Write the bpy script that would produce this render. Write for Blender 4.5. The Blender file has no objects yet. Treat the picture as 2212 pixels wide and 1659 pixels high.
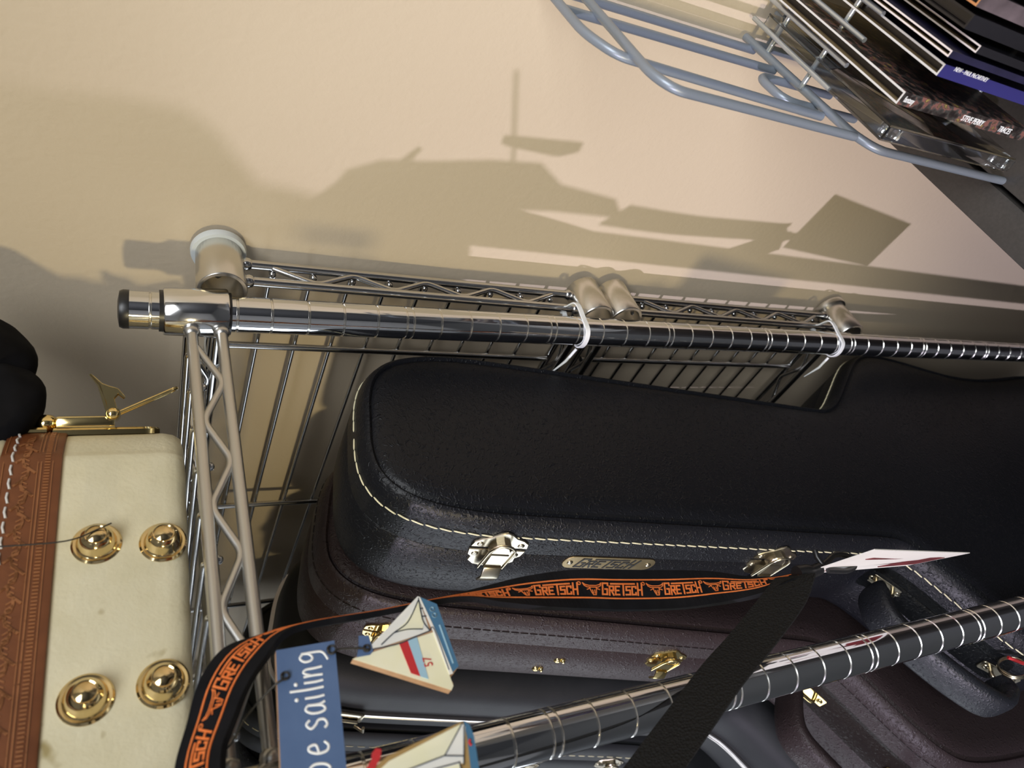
import bpy, bmesh, math, random
from mathutils import Vector, Matrix
random.seed(7)
V = Vector
SC = bpy.context.scene
COL = SC.collection

# ------------------------------------------------------------------ materials
def nodes(name):
    m = bpy.data.materials.new(name); m.use_nodes = True
    nt = m.node_tree; b = nt.nodes['Principled BSDF']
    return m, nt, b
def simple(name, col, rough=.5, metal=0., spec=.5, coat=0.):
    m, nt, b = nodes(name)
    b.inputs['Base Color'].default_value = (*col, 1); b.inputs['Roughness'].default_value = rough
    b.inputs['Metallic'].default_value = metal; b.inputs['Specular IOR Level'].default_value = spec
    b.inputs['Coat Weight'].default_value = coat
    return m
def N(nt, t, **k):
    n = nt.nodes.new(t)
    for a, v in k.items():
        if a in n.inputs: n.inputs[a].default_value = v
        else: setattr(n, a, v)
    return n
def coords(nt, scale=(1, 1, 1)):
    tc = N(nt, 'ShaderNodeTexCoord'); mp = N(nt, 'ShaderNodeMapping'); mp.inputs['Scale'].default_value = scale
    nt.links.new(tc.outputs['Object'], mp.inputs['Vector']); return mp.outputs['Vector']
def add_bump(nt, b, height, strength, dist):
    bp = N(nt, 'ShaderNodeBump'); bp.inputs['Strength'].default_value = strength; bp.inputs['Distance'].default_value = dist
    nt.links.new(height, bp.inputs['Height']); nt.links.new(bp.outputs['Normal'], b.inputs['Normal'])
def ramp(nt, fac, stops):
    r = N(nt, 'ShaderNodeValToRGB'); e = r.color_ramp.elements
    e[0].position, e[0].color = stops[0][0], (*stops[0][1], 1)
    e[1].position, e[1].color = stops[-1][0], (*stops[-1][1], 1)
    for p, c in stops[1:-1]:
        x = e.new(p); x.color = (*c, 1)
    nt.links.new(fac, r.inputs['Fac']); return r.outputs['Color']
def noisy(name, stops, scale, rough=.5, metal=0., bump=0., bdist=.001, bscale=None, detail=4, spec=.5, mscale=(1, 1, 1)):
    m, nt, b = nodes(name); v = coords(nt, mscale)
    n = N(nt, 'ShaderNodeTexNoise'); n.inputs['Scale'].default_value = scale; n.inputs['Detail'].default_value = detail
    nt.links.new(v, n.inputs['Vector'])
    nt.links.new(ramp(nt, n.outputs['Fac'], stops), b.inputs['Base Color'])
    b.inputs['Roughness'].default_value = rough; b.inputs['Metallic'].default_value = metal
    b.inputs['Specular IOR Level'].default_value = spec
    if bump:
        n2 = N(nt, 'ShaderNodeTexNoise'); n2.inputs['Scale'].default_value = bscale or scale; n2.inputs['Detail'].default_value = 3
        nt.links.new(v, n2.inputs['Vector']); add_bump(nt, b, n2.outputs['Fac'], bump, bdist)
    return m
def tolex(name, col, rough, spec=.5, strength=.8):
    m, nt, b = nodes(name); v = coords(nt)
    b.inputs['Base Color'].default_value = (*col, 1); b.inputs['Specular IOR Level'].default_value = spec
    n = N(nt, 'ShaderNodeTexNoise'); n.inputs['Scale'].default_value = 300; n.inputs['Detail'].default_value = 2.5
    n.inputs['Distortion'].default_value = 1.1
    try: n.noise_type = 'RIDGED_MULTIFRACTAL'
    except Exception: pass
    nt.links.new(v, n.inputs['Vector'])
    n3 = N(nt, 'ShaderNodeTexNoise'); n3.inputs['Scale'].default_value = 9
    nt.links.new(v, n3.inputs['Vector'])
    mr = N(nt, 'ShaderNodeMapRange'); mr.inputs['To Min'].default_value = rough - .06; mr.inputs['To Max'].default_value = rough + .06
    nt.links.new(n3.outputs['Fac'], mr.inputs['Value']); nt.links.new(mr.outputs['Result'], b.inputs['Roughness'])
    add_bump(nt, b, n.outputs['Fac'], strength, .0008)
    return m
def make_wall(name, c1, c2):
    m, nt, b = nodes(name); v = coords(nt)
    n = N(nt, 'ShaderNodeTexNoise'); n.inputs['Scale'].default_value = 3.; n.inputs['Detail'].default_value = 3
    nt.links.new(v, n.inputs['Vector'])
    nt.links.new(ramp(nt, n.outputs['Fac'], [(.3, c1), (.7, c2)]), b.inputs['Base Color'])
    b.inputs['Roughness'].default_value = .62; b.inputs['Specular IOR Level'].default_value = .3
    n2 = N(nt, 'ShaderNodeTexNoise'); n2.inputs['Scale'].default_value = 210; n2.inputs['Detail'].default_value = 3
    nt.links.new(v, n2.inputs['Vector']); add_bump(nt, b, n2.outputs['Fac'], .28, .0009)
    return m
M = {}
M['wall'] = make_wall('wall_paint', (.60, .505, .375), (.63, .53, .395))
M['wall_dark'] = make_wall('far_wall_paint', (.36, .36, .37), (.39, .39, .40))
M['ceiling'] = simple('ceiling_paint', (.62, .62, .62), .8)
m_, nt_, b_ = nodes('cool_fill_glow')
b_.inputs['Base Color'].default_value = (.1, .1, .1, 1); b_.inputs['Emission Color'].default_value = (.86, .93, 1., 1); b_.inputs['Emission Strength'].default_value = 3.2
M['fill_glow'] = m_  # cool glow of the pane added in the far wall
M['carpet'] = noisy('carpet', [(.3, (.05, .05, .052)), (.7, (.08, .08, .083))], 300, .95)
M['charcoal'] = simple('charcoal_paint', (.05, .05, .055), .7)
M['chrome'] = simple('polished_chrome', (.74, .75, .77), .07, 1.)
M['chrome_groove'] = simple('chrome_groove', (.80, .79, .76), .2, 1.)
M['satin'] = noisy('satin_zinc', [(.3, (.62, .60, .56)), (.7, (.72, .70, .66))], 25, .27, 1.)
M['wire'] = simple('chrome_wire', (.60, .60, .60), .18, 1.)
M['truss'] = simple('satin_wire', (.57, .56, .535), .36, 1.)
M['sleeve'] = noisy('brushed_sleeve', [(.3, (.56, .55, .52)), (.62, (.68, .67, .63)), (.8, (.50, .49, .46))], 40, .32, 1., mscale=(1, 1, .3))
M['rackwire'] = simple('grey_painted_wire', (.24, .275, .32), .38, .35)
M['rackwire_bright'] = simple('bright_grey_wire', (.50, .54, .57), .28, .7)
M['polished'] = simple('polished_sleeve', (.78, .78, .78), .12, 1.)
M['blackplastic'] = simple('black_plastic', (.012, .012, .013), .35)
M['whiteplastic'] = simple('white_nylon', (.78, .80, .80), .4)
M['padplastic'] = simple('grey_white_plastic', (.60, .64, .65), .45)
M['tolex_black'] = tolex('black_grained_vinyl', (.0075, .0080, .0105), .42, .25, 1.)
M['tolex_brown'] = tolex('dark_brown_grained_vinyl', (.030, .0205, .0215), .44, .24, 1.)
M['groove'] = simple('dark_seam', (.004, .004, .004), .6)
M['thread_cream'] = simple('cream_thread', (.80, .74, .50), .7)
M['thread_dark'] = simple('dark_brown_thread', (.012, .008, .008), .7)
M['hard_black'] = noisy('black_moulded_plastic', [(.35, (.016, .017, .019)), (.65, (.021, .022, .024))], 30, .55, bump=.3, bdist=.0004, bscale=900, spec=.22)
M['aluminium'] = simple('aluminium_trim', (.78, .74, .72), .30, 1.)
M['nickel'] = noisy('aged_nickel', [(.3, (.50, .43, .31)), (.7, (.66, .60, .47))], 60, .24, 1.)
M['brass'] = noisy('aged_brass_plate', [(.3, (.30, .22, .11)), (.7, (.42, .32, .17))], 80, .36, 1.)
M['gold'] = simple('polished_gold', (.90, .70, .32), .13, 1.)
M['brassfoot'] = simple('polished_brass', (.74, .58, .31), .12, 1.)
M['engrave'] = simple('black_engraving', (.01, .009, .008), .5)
M['leather_handle'] = tolex('black_handle_leather', (.011, .012, .016), .46, .45, .9)
M['handle_smooth'] = simple('smooth_black_leather', (.016, .018, .023), .5)
M['orange'] = noisy('orange_print', [(.3, (.78, .17, .03)), (.7, (.88, .24, .06))], 300, .7)
M['black_cloth'] = noisy('black_cloth', [(.3, (.004, .004, .005)), (.7, (.009, .009, .011))], 60, .92, spec=.15)
M['signblue'] = noisy('chalky_blue_paint', [(.3, (.070, .125, .255)), (.7, (.085, .145, .285))], 60, .6)
M['boatblue'] = simple('teal_blue_paint', (.055, .16, .28), .5)
M['sailwhite'] = simple('white_paint', (.80, .79, .74), .5)
M['sailcream'] = noisy('cream_paint', [(.3, (.80, .77, .52)), (.7, (.83, .80, .62))], 60, .5)
M['red'] = simple('red_paint', (.50, .025, .03), .5)
M['lightblue'] = simple('light_blue_paint', (.33, .52, .64), .5)
M['ink'] = simple('dark_line_paint', (.02, .03, .05), .6)
M['letterwhite'] = simple('white_lettering', (.86, .87, .86), .5)
M['woodedge'] = noisy('cut_plywood_edge', [(.3, (.42, .24, .13)), (.7, (.55, .34, .20))], 120, .7)
M['woodedge_ochre'] = noisy('ochre_wood_edge', [(.3, (.33, .21, .07)), (.7, (.42, .27, .10))], 120, .6)
M['cabinet'] = noisy('dark_grey_laminate', [(.35, (.040, .037, .034)), (.65, (.050, .046, .042))], 500, .45)
M['card_white'] = simple('white_card', (.66, .64, .61), .6)
M['card_inside'] = simple('card_inside_brown', (.22, .16, .08), .7)
M['paper'] = simple('paper_edge', (.74, .66, .63), .7)
M['blue_spine'] = simple('blue_print', (.026, .024, .145), .38)
M['dark_tray'] = simple('dark_tray_plastic', (.014, .011, .012), .25)
M['black_gloss'] = simple('black_gloss_card', (.006, .006, .008), .25)
M['caster_brown'] = noisy('shadow_caster_brown', [(.3, (.10, .05, .025)), (.7, (.16, .08, .04))], 30, .5)  # brown of the added out-of-view shadow shapes
def glass(name):
    m, nt, b = nodes(name)
    b.inputs['Base Color'].default_value = (.93, .95, .96, 1); b.inputs['Roughness'].default_value = .04
    b.inputs['IOR'].default_value = 1.45; b.inputs['Transmission Weight'].default_value = 1.
    return m
M['clear'] = glass('clear_polystyrene')
def cream_leather():
    m, nt, b = nodes('cream_leatherette'); v = coords(nt)
    n = N(nt, 'ShaderNodeTexNoise'); n.inputs['Scale'].default_value = 35; n.inputs['Detail'].default_value = 5
    nt.links.new(v, n.inputs['Vector'])
    c = ramp(nt, n.outputs['Fac'], [(.25, (.64, .585, .39)), (.5, (.70, .645, .45)), (.75, (.74, .69, .50))])
    sp = N(nt, 'ShaderNodeTexNoise'); sp.inputs['Scale'].default_value = 55; sp.inputs['Detail'].default_value = 2
    nt.links.new(v, sp.inputs['Vector'])
    f = ramp(nt, sp.outputs['Fac'], [(.69, (0, 0, 0)), (.76, (1, 1, 1))])
    mx = N(nt, 'ShaderNodeMix'); mx.data_type = 'RGBA'
    nt.links.new(f, mx.inputs[0]); nt.links.new(c, mx.inputs[6]); mx.inputs[7].default_value = (.36, .29, .13, 1)
    nt.links.new(mx.outputs[2], b.inputs['Base Color'])
    b.inputs['Roughness'].default_value = .42
    n2 = N(nt, 'ShaderNodeTexNoise'); n2.inputs['Scale'].default_value = 420; n2.inputs['Detail'].default_value = 3
    nt.links.new(v, n2.inputs['Vector'])
    w = N(nt, 'ShaderNodeTexNoise'); w.inputs['Scale'].default_value = 90; w.inputs['Detail'].default_value = 5; w.inputs['Distortion'].default_value = 2.
    nt.links.new(v, w.inputs['Vector'])
    ad = N(nt, 'ShaderNodeMath'); ad.operation = 'ADD'
    nt.links.new(n2.outputs['Fac'], ad.inputs[0]); nt.links.new(w.outputs['Fac'], ad.inputs[1])
    add_bump(nt, b, ad.outputs[0], .35, .0006)
    return m
M['cream'] = cream_leather()
def leather_brown(name, a, c):
    m = noisy(name, [(.3, a), (.7, c)], 70, .42, bump=.25, bdist=.0004, bscale=500)
    return m
M['tooled'] = leather_brown('tooled_brown_leather', (.125, .036, .010), (.18, .056, .017))
M['tooled_raised'] = leather_brown('raised_brown_leather', (.24, .090, .030), (.31, .120, .042))
def art(name, stops, scale):
    return noisy(name, stops, scale, .35, detail=6)
M['floral'] = art('dark_floral_print', [(.28, (.004, .003, .003)), (.42, (.02, .014, .012)), (.52, (.05, .05, .045)), (.58, (.22, .09, .075)), (.64, (.06, .045, .03)), (.70, (.36, .27, .07)), (.78, (.07, .08, .05)), (.9, (.03, .02, .02))], 190)
M['darkart'] = art('dark_photo_print', [(.3, (.004, .003, .004)), (.6, (.022, .016, .015)), (.8, (.06, .04, .03))], 60)
M['navyart'] = art('navy_print', [(.3, (.005, .005, .018)), (.7, (.02, .018, .06))], 40)
M['purpleart'] = art('grey_purple_print', [(.3, (.03, .022, .024)), (.6, (.14, .11, .12)), (.8, (.28, .24, .25))], 40)
M['orangeedge'] = noisy('orange_card_edge', [(.3, (.45, .16, .05)), (.7, (.60, .36, .16))], 40, .6)
M['tagprint'] = noisy('tag_print', [(.3, (.05, .008, .01)), (.6, (.16, .02, .025)), (.75, (.02, .01, .01))], 90, .5)

# ------------------------------------------------------------------ geometry
class G:
    """collects vertices and faces of one mesh"""
    def __init__(s): s.v = []; s.f = []; s.m = []; s.cur = 0
    def add(s, vs, fs):
        o = len(s.v); s.v += [tuple(x) for x in vs]
        s.f += [tuple(i + o for i in f) for f in fs]; s.m += [s.cur] * len(fs); return s
    def build(s, name, mats, parent=None, sharp=35, flip=False):
        me = bpy.data.meshes.new(name); me.from_pydata(s.v, [], s.f)
        if not isinstance(mats, (list, tuple)): mats = [mats]
        for k in mats: me.materials.append(M[k] if isinstance(k, str) else k)
        me.polygons.foreach_set('material_index', s.m)
        bm = bmesh.new(); bm.from_mesh(me); bmesh.ops.recalc_face_normals(bm, faces=bm.faces); bm.to_mesh(me); bm.free()
        me.polygons.foreach_set('use_smooth', [True] * len(me.polygons))
        me.set_sharp_from_angle(angle=math.radians(sharp)); me.update()
        o = bpy.data.objects.new(name, me); COL.objects.link(o)
        if parent: o.parent = parent
        return o
def tube(g, path, r, seg=10, closed=False, cap=True):
    seg = max(seg, 12)
    P = [V(p) for p in path]; n = len(P); rings = []
    T = []
    for i in range(n):
        a = P[(i - 1) % n] if (closed or i) else P[i]; b = P[(i + 1) % n] if (closed or i < n - 1) else P[i]
        T.append((b - a).normalized())
    u = T[0].orthogonal().normalized(); vs = []
    for i in range(n):
        u = (u - T[i] * u.dot(T[i])); u = u.normalized() if u.length > 1e-6 else T[i].orthogonal().normalized()
        w = T[i].cross(u); rr = r[i] if isinstance(r, (list, tuple)) else r
        vs += [P[i] + (u * math.cos(2 * math.pi * k / seg) + w * math.sin(2 * math.pi * k / seg)) * rr for k in range(seg)]
    fs = []
    for i in range(n if closed else n - 1):
        j = (i + 1) % n
        fs += [(i * seg + k, i * seg + (k + 1) % seg, j * seg + (k + 1) % seg, j * seg + k) for k in range(seg)]
    if cap and not closed: fs += [tuple(range(seg)), tuple((n - 1) * seg + k for k in range(seg))]
    return g.add(vs, fs)
def fillet(path, r, n=5):
    """polyline with rounded corners"""
    P = [V(p) for p in path]; out = [P[0]]
    for i in range(1, len(P) - 1):
        a = (P[i - 1] - P[i]); b = (P[i + 1] - P[i]); d = min(r, a.length * .49, b.length * .49)
        p0 = P[i] + a.normalized() * d; p1 = P[i] + b.normalized() * d
        for k in range(n + 1):
            t = k / n; out.append(p0 * (1 - t) ** 2 + P[i] * 2 * t * (1 - t) + p1 * t * t)
    out.append(P[-1]); return out
def crom(P, n=8, closed=False):
    P = [V(p) for p in P]; m = len(P); out = []
    for i in range(m if closed else m - 1):
        if closed: p0, p1, p2, p3 = P[i - 1], P[i], P[(i + 1) % m], P[(i + 2) % m]
        else: p0, p1, p2, p3 = P[max(i - 1, 0)], P[i], P[i + 1], P[min(i + 2, m - 1)]
        for k in range(n):
            t = k / n
            out.append(.5 * ((2 * p1) + (p2 - p0) * t + (2 * p0 - 5 * p1 + 4 * p2 - p3) * t * t + (3 * p1 - p0 - 3 * p2 + p3) * t ** 3))
    if not closed: out.append(P[-1])
    return out
def lathe(g, prof, F, seg=32, closed_prof=False):
    """prof (r, h) turned about the Z axis of frame F"""
    vs = []; n = len(prof)
    for r, h in prof:
        vs += [F @ V((r * math.cos(2 * math.pi * k / seg), r * math.sin(2 * math.pi * k / seg), h)) for k in range(seg)]
    fs = [(i * seg + k, i * seg + (k + 1) % seg, (i + 1) % n * seg + (k + 1) % seg, (i + 1) % n * seg + k) for i in range(n if closed_prof else n - 1) for k in range(seg)]
    if not closed_prof:
        fs.append(tuple(range(seg))); fs.append(tuple((n - 1) * seg + k for k in range(seg)))
    return g.add(vs, fs)
def box(g, lo, hi, F=None, bev=0., seg=2):
    bm = bmesh.new(); bmesh.ops.create_cube(bm, size=1)
    lo = V(lo); hi = V(hi); c = (lo + hi) / 2; s = hi - lo
    for v in bm.verts: v.co = V((v.co.x * s.x + c.x, v.co.y * s.y + c.y, v.co.z * s.z + c.z))
    if bev: bmesh.ops.bevel(bm, geom=list(bm.edges), offset=min(bev, min(s) * .49), segments=seg, profile=.5, affect='EDGES')
    bm.verts.index_update()
    vs = [(F @ v.co) if F else v.co.copy() for v in bm.verts]; fs = [tuple(v.index for v in f.verts) for f in bm.faces]
    bm.free(); return g.add(vs, fs)
def prism(g, poly, h0, h1, F, chamfer=0.):
    """extrude a 2-D outline between heights h0 and h1 along the Z axis of frame F (a matrix or a function)"""
    f = F if callable(F) else (lambda p: F @ p)
    P = [V((p[0], p[1])) for p in poly]; n = len(P)
    ar = sum(P[i].x * P[(i + 1) % n].y - P[(i + 1) % n].x * P[i].y for i in range(n))
    if ar < 0: P.reverse()
    rings = [(0., h0), (0., h1)]
    if chamfer: rings = [(0., h0), (0., h1 - chamfer), (chamfer, h1)]
    vs = []
    for ins, h in rings:
        for i in range(n):
            t = (P[(i + 1) % n] - P[i - 1]); t = t.normalized() if t.length > 1e-9 else V((1, 0))
            q = P[i] + V((-t.y, t.x)) * ins
            vs.append(f(V((q.x, q.y, h))))
    k = len(rings)
    fs = [(j * n + i, j * n + (i + 1) % n, (j + 1) * n + (i + 1) % n, (j + 1) * n + i) for j in range(k - 1) for i in range(n)]
    fs += [tuple(range(n)), tuple((k - 1) * n + i for i in range(n))]
    return g.add(vs, fs)
def stroke(g, pts, w, f, h0=0., h1=.0003, ext=True, sub=.0):
    """flat printed stroke of width w along 2-D points, mapped by f(x, y, h)"""
    for a, b in zip(pts[:-1], pts[1:]):
        a = V(a); b = V(b); d = b - a
        if d.length < 1e-9: continue
        t = d.normalized(); nn = V((-t.y, t.x)) * w / 2; e = t * w / 2 if ext else t * 0
        a2 = a - e; b2 = b + e; m = max(1, int((b2 - a2).length / sub)) if sub else 1
        vs = []
        for k in range(m + 1):
            c = a2.lerp(b2, k / m)
            for q, h in ((c - nn, h0), (c + nn, h0), (c + nn, h1), (c - nn, h1)): vs.append(f(q.x, q.y, h))
        fs = [(0, 1, 2, 3), (m * 4, m * 4 + 1, m * 4 + 2, m * 4 + 3)]
        for k in range(m): fs += [(k * 4 + i, k * 4 + (i + 1) % 4, k * 4 + 4 + (i + 1) % 4, k * 4 + 4 + i) for i in range(4)]
        g.add(vs, fs)
def frame(o, x, y, z):
    return Matrix(((x[0], y[0], z[0], o[0]), (x[1], y[1], z[1], o[1]), (x[2], y[2], z[2], o[2]), (0, 0, 0, 1)))
def sphere(g, c, r, seg=12, rings=8, sc=(1, 1, 1), F=None):
    pr = []
    vs = []; c = V(c)
    for i in range(rings + 1):
        a = math.pi * i / rings
        for k in range(seg):
            b = 2 * math.pi * k / seg
            p = V((math.sin(a) * math.cos(b) * r * sc[0], math.sin(a) * math.sin(b) * r * sc[1], math.cos(a) * r * sc[2]))
            vs.append((F @ (c + p)) if F else c + p)
    fs = [(i * seg + k, i * seg + (k + 1) % seg, (i + 1) * seg + (k + 1) % seg, (i + 1) * seg + k) for i in range(rings) for k in range(seg)]
    return g.add(vs, fs)
def text(name, body, mat, F, size, parent, sx=1., shear=0., bold=0.):
    cu = bpy.data.curves.new(name, 'FONT'); cu.body = body; cu.size = size; cu.shear = shear; cu.offset = bold; cu.extrude = .00012
    cu.resolution_u = 4
    t = bpy.data.objects.new(name, cu); COL.objects.link(t); bpy.context.view_layer.update()
    me = bpy.data.meshes.new_from_object(t); bpy.data.objects.remove(t)
    me.transform(F @ Matrix.Diagonal((sx, 1, 1, 1))); me.name = name
    me.materials.clear(); me.materials.append(M[mat])
    o = bpy.data.objects.new(name, me); COL.objects.link(o); o.parent = parent
    return o

# ------------------------------------------------------------------ scene tree
def tag(o, label, cat, group=None):
    o['label'] = label; o['category'] = cat
    if group: o['group'] = group
    return o
def thing(name, loc, label, cat, group=None):
    o = bpy.data.objects.new(name, None); COL.objects.link(o); o.empty_display_size = .02
    o.location = loc; tag(o, label, cat, group); return o
class Part:
    """parents world-space meshes under a thing whose Empty is not at the origin"""
def adopt(root):
    bpy.context.view_layer.update()
    off = root.location.copy()
    def shift(o):
        if o.type == 'MESH' and o.data.users == 1: o.data.transform(Matrix.Translation(-off))
        for c in o.children: shift(c)
    for c in root.children: shift(c)
def struct(g, name, mat):
    o = g.build(name, mat); o['kind'] = 'structure'; return o

WALL = .445
g = G(); box(g, (WALL, -2.3, 0), (WALL + .12, 2.8, 2.5)); struct(g, 'wall_right', 'wall')
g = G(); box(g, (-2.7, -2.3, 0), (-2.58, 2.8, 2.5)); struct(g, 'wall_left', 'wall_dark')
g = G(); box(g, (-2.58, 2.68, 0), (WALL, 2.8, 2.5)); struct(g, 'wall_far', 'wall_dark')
g = G(); box(g, (-2.58, -2.3, 0), (WALL, -2.18, 2.5)); struct(g, 'wall_near', 'charcoal')
g = G(); box(g, (-2.7, -2.3, -.1), (WALL + .12, 2.8, 0)); struct(g, 'floor', 'carpet')
g = G(); box(g, (-2.7, -2.3, 2.5), (WALL + .12, 2.8, 2.6)); struct(g, 'ceiling', 'ceiling')
g = G(); box(g, (WALL - .012, -2.18, 0), (WALL, 2.68, .09), bev=.003); struct(g, 'baseboard_right', 'ceiling')

# ------------------------------------------------------------------ wire shelving
ZF = Matrix.Identity(4)
def collar_mesh(F, L=.040, r0=.0170, r1=.0160):
    g = G(); ri = .0141
    lathe(g, [(ri, 0), (r0 - .0006, 0), (r0, .0008), (r1, L - .0008), (r1 - .0006, L), (ri, L)], F, 36, True); return g
def truss(A, B, up, gap, inset, first_low=False, r=.0036, rz=.0023, pitch=.0304, dz=0.):
    """two rails and the zigzag between them from A to B; up points from lower to upper rail"""
    A = V(A); B = V(B); up = V(up); d = (B - A).normalized(); g = G()
    a = A + d * inset; b = B - d * inset
    for off in (0., gap):
        tube(g, [a + up * off, b + up * off], r, 12)
        for e, s in ((a, 1), (b, -1)): sphere(g, e + up * off - d * s * .0015, r * 1.45, 10, 6)
    L = (b - a).length; n = int((L - .02) / pitch); s0 = (L - n * pitch) / 2; pts = []
    side = d.cross(up) * dz
    lo = first_low
    for i in range(n + 1):
        pts.append(a + d * (s0 + i * pitch) + up * ((.0022 if lo else gap - .0022)) + side); lo = not lo
    tube(g, fillet(pts, .006, 4), rz, 8)
    return g
def wire_shelf(name, O, X, Y, Z, LX, LY, root, keep_shelf_part=True, trussmat=None, rodz=-.004, sleeve='polished', deck_first=.0165, ctop=.0, near_r=.0036):
    """one wire shelf: O corner-post centre, X short side, Y long side, Z deck normal"""
    F = frame(O, X, Y, Z); P = lambda x, y, z=0.: F @ V((x, y, z))
    for cx, cy in ((0, 0), (LX, 0), (0, LY), (LX, LY)):
        c = collar_mesh(frame(P(cx, cy, -.0235 + ctop), X, Y, Z)); c.build('collar', sleeve, root, 50)
    zl, gap = -.0185, .0185; ins = .0198
    truss(P(0, 0, zl), P(LX, 0, zl), Z, gap, ins, r=near_r).build('edge_truss', trussmat or 'wire', root)
    truss(P(0, LY, zl), P(LX, LY, zl), Z, gap, ins).build('edge_truss', 'wire', root)
    truss(P(0, 0, zl), P(0, LY, zl), Z, gap, ins).build('edge_truss', 'wire', root)
    truss(P(LX, 0, zl), P(LX, LY, zl), Z, gap, ins).build('edge_truss', 'wire', root)
    n = int((LX - .02) / .0304); s0 = (LX - (n - 1) * .0304) / 2; g = G()
    for i in range(n):
        x = s0 + i * .0304
        tube(g, fillet([P(x, .0052, -.006), P(x, .0052, .0032), P(x, LY - .0052, .0032), P(x, LY - .0052, -.006)], .004, 3), .00175, 8)
        sphere(g, P(x, .0045, -.004), .0028, 8, 6)
    g.build('wire_deck', 'wire', root)
    for y in (.083, .330, .577, LY - .05):
        g = G(); tube(g, [P(.004, y, rodz), P(LX - .004, y, rodz)], .0029, 10); g.build('stiffener_rod', 'wire', root)

PX0, PX1, PY0, PY1 = .0719, .3806, .373, 1.243
LX, LY = PX1 - PX0, PY1 - PY0
rack = thing('wire_shelving_rack', (PX0, PY0, 0), 'chrome wire shelving rack with grooved posts holding the upright guitar cases', 'shelving rack')
def post(x, y, zd, top=1.511):
    g = G(); r = .0127; rg = .0120; zs = []
    k = -60
    while True:
        z = zd + k * .0254; k += 1
        if z < .03: continue
        if z > top - .012: break
        if (k - 1) % 5 == 0: zs += [z - .0027, z + .0027]
        else: zs.append(z)
    prof = [(r, .02)]
    for z in zs: prof += [(r, z - .0009), (rg, z - .0004), (rg, z + .0004), (r, z + .0009)]
    prof += [(r, top - .0045)]
    lathe(g, prof, Matrix.Translation((x, y, 0)), 48)
    g.m = [0] * len(g.m); seg = 48
    for i in range(len(prof) - 1):
        if prof[i][0] < r or prof[i + 1][0] < r:
            for q in range(seg): g.m[i * seg + q] = 1
    p = g.build('post', ['chrome', 'chrome_groove'], rack, 28)
    c = G(); lathe(c, [(.0128, top - .0045), (.0129, top - .001), (.0119, top + .0012), (.006, top + .0022)], Matrix.Translation((x, y, 0)), 36)
    c.build('post_cap', 'blackplastic', p)
    c = G(); lathe(c, [(.0136, .0), (.0136, .012), (.0085, .016), (.0085, .03)], Matrix.Translation((x, y, 0)), 24); c.build('levelling_foot', 'blackplastic', p)
    return p
post(PX1, PY0, 1.3165); post(PX0, PY0, 1.3049); post(PX1, PY1, 1.3165); post(PX0, PY1, 1.3049)
def shelf_group(z, tm, dip=0.):
    e = bpy.data.objects.new('wire_shelf', None); COL.objects.link(e); e.empty_display_size = .02; e.parent = rack
    ph = math.atan2(dip, LX); wire_shelf('wire_shelf', (PX0, PY0, z - dip), V((math.cos(ph), 0, math.sin(ph))), V((0, 1, 0)), V((-math.sin(ph), 0, math.cos(ph))), LX, LY, e, trussmat=tm, near_r=.0037, ctop=-.0045 + .0025 + .002)
    for cx, cy in ((0, 0), (LX, 0), (0, LY), (LX, LY)):
        g = G(); lathe(g, [(.0128, -.0255), (.0147, -.0255), (.0139, .0190), (.0128, .0190)], Matrix.Translation((PX0 + cx, PY0 + cy, z)), 32, True)
        g.build('post_clip', 'blackplastic', e)
    return e
shelf_group(1.4700, 'truss', .0068); BOT = .235; shelf_group(BOT, 'wire')
adopt(rack)

def panel(z_top, z_bot, lean0, lean1, label):
    y0 = lean0; y1 = lean1
    X = V((0, y1 - y0, z_bot - z_top)); L = X.length; X.normalize(); Y = V((0, -X.z, X.y)); Y = V((0, 1, (y1 - y0) / L)).normalized()
    Z = V((1, 0, 0))
    t = thing('wire_shelf_panel', (.4175, y0, z_bot - .02), label, 'wire panel')
    wire_shelf('wire_shelf_panel', (.4265, y0, z_top), X, Y, Z, L, .874, t, rodz=-.0035, sleeve='satin', ctop=-.0075)
    return t
pt = panel(1.4495, 1.1320, .3655, .3722, 'upper chrome wire panel tied upright between post and beige wall')
for P_ in ((.4265, .3655, 1.4495),):
    g = G(); lathe(g, [(.0142, .0), (.0186, .0), (.0192, .002), (.0192, .005), (.0178, .0065), (.0142, .0065)], frame((.4340, .3655, 1.4495), (0, 1, 0), (0, 0, 1), (1, 0, 0)), 40, True)
    g.build('end_ring', 'padplastic', pt)
adopt(pt)
pb = panel(1.1000, .7850, .3715, .3745, 'lower chrome wire panel tied upright between post and beige wall')
g = G(); lathe(g, [(.0142, .0), (.0186, .0), (.0192, .002), (.0192, .005), (.0178, .0065), (.0142, .0065)], frame((.4345, .3745, .7850), (0, 1, 0), (0, 0, 1), (1, 0, 0)), 40, True)
g.build('end_ring', 'satin', pb); adopt(pb)

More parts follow.
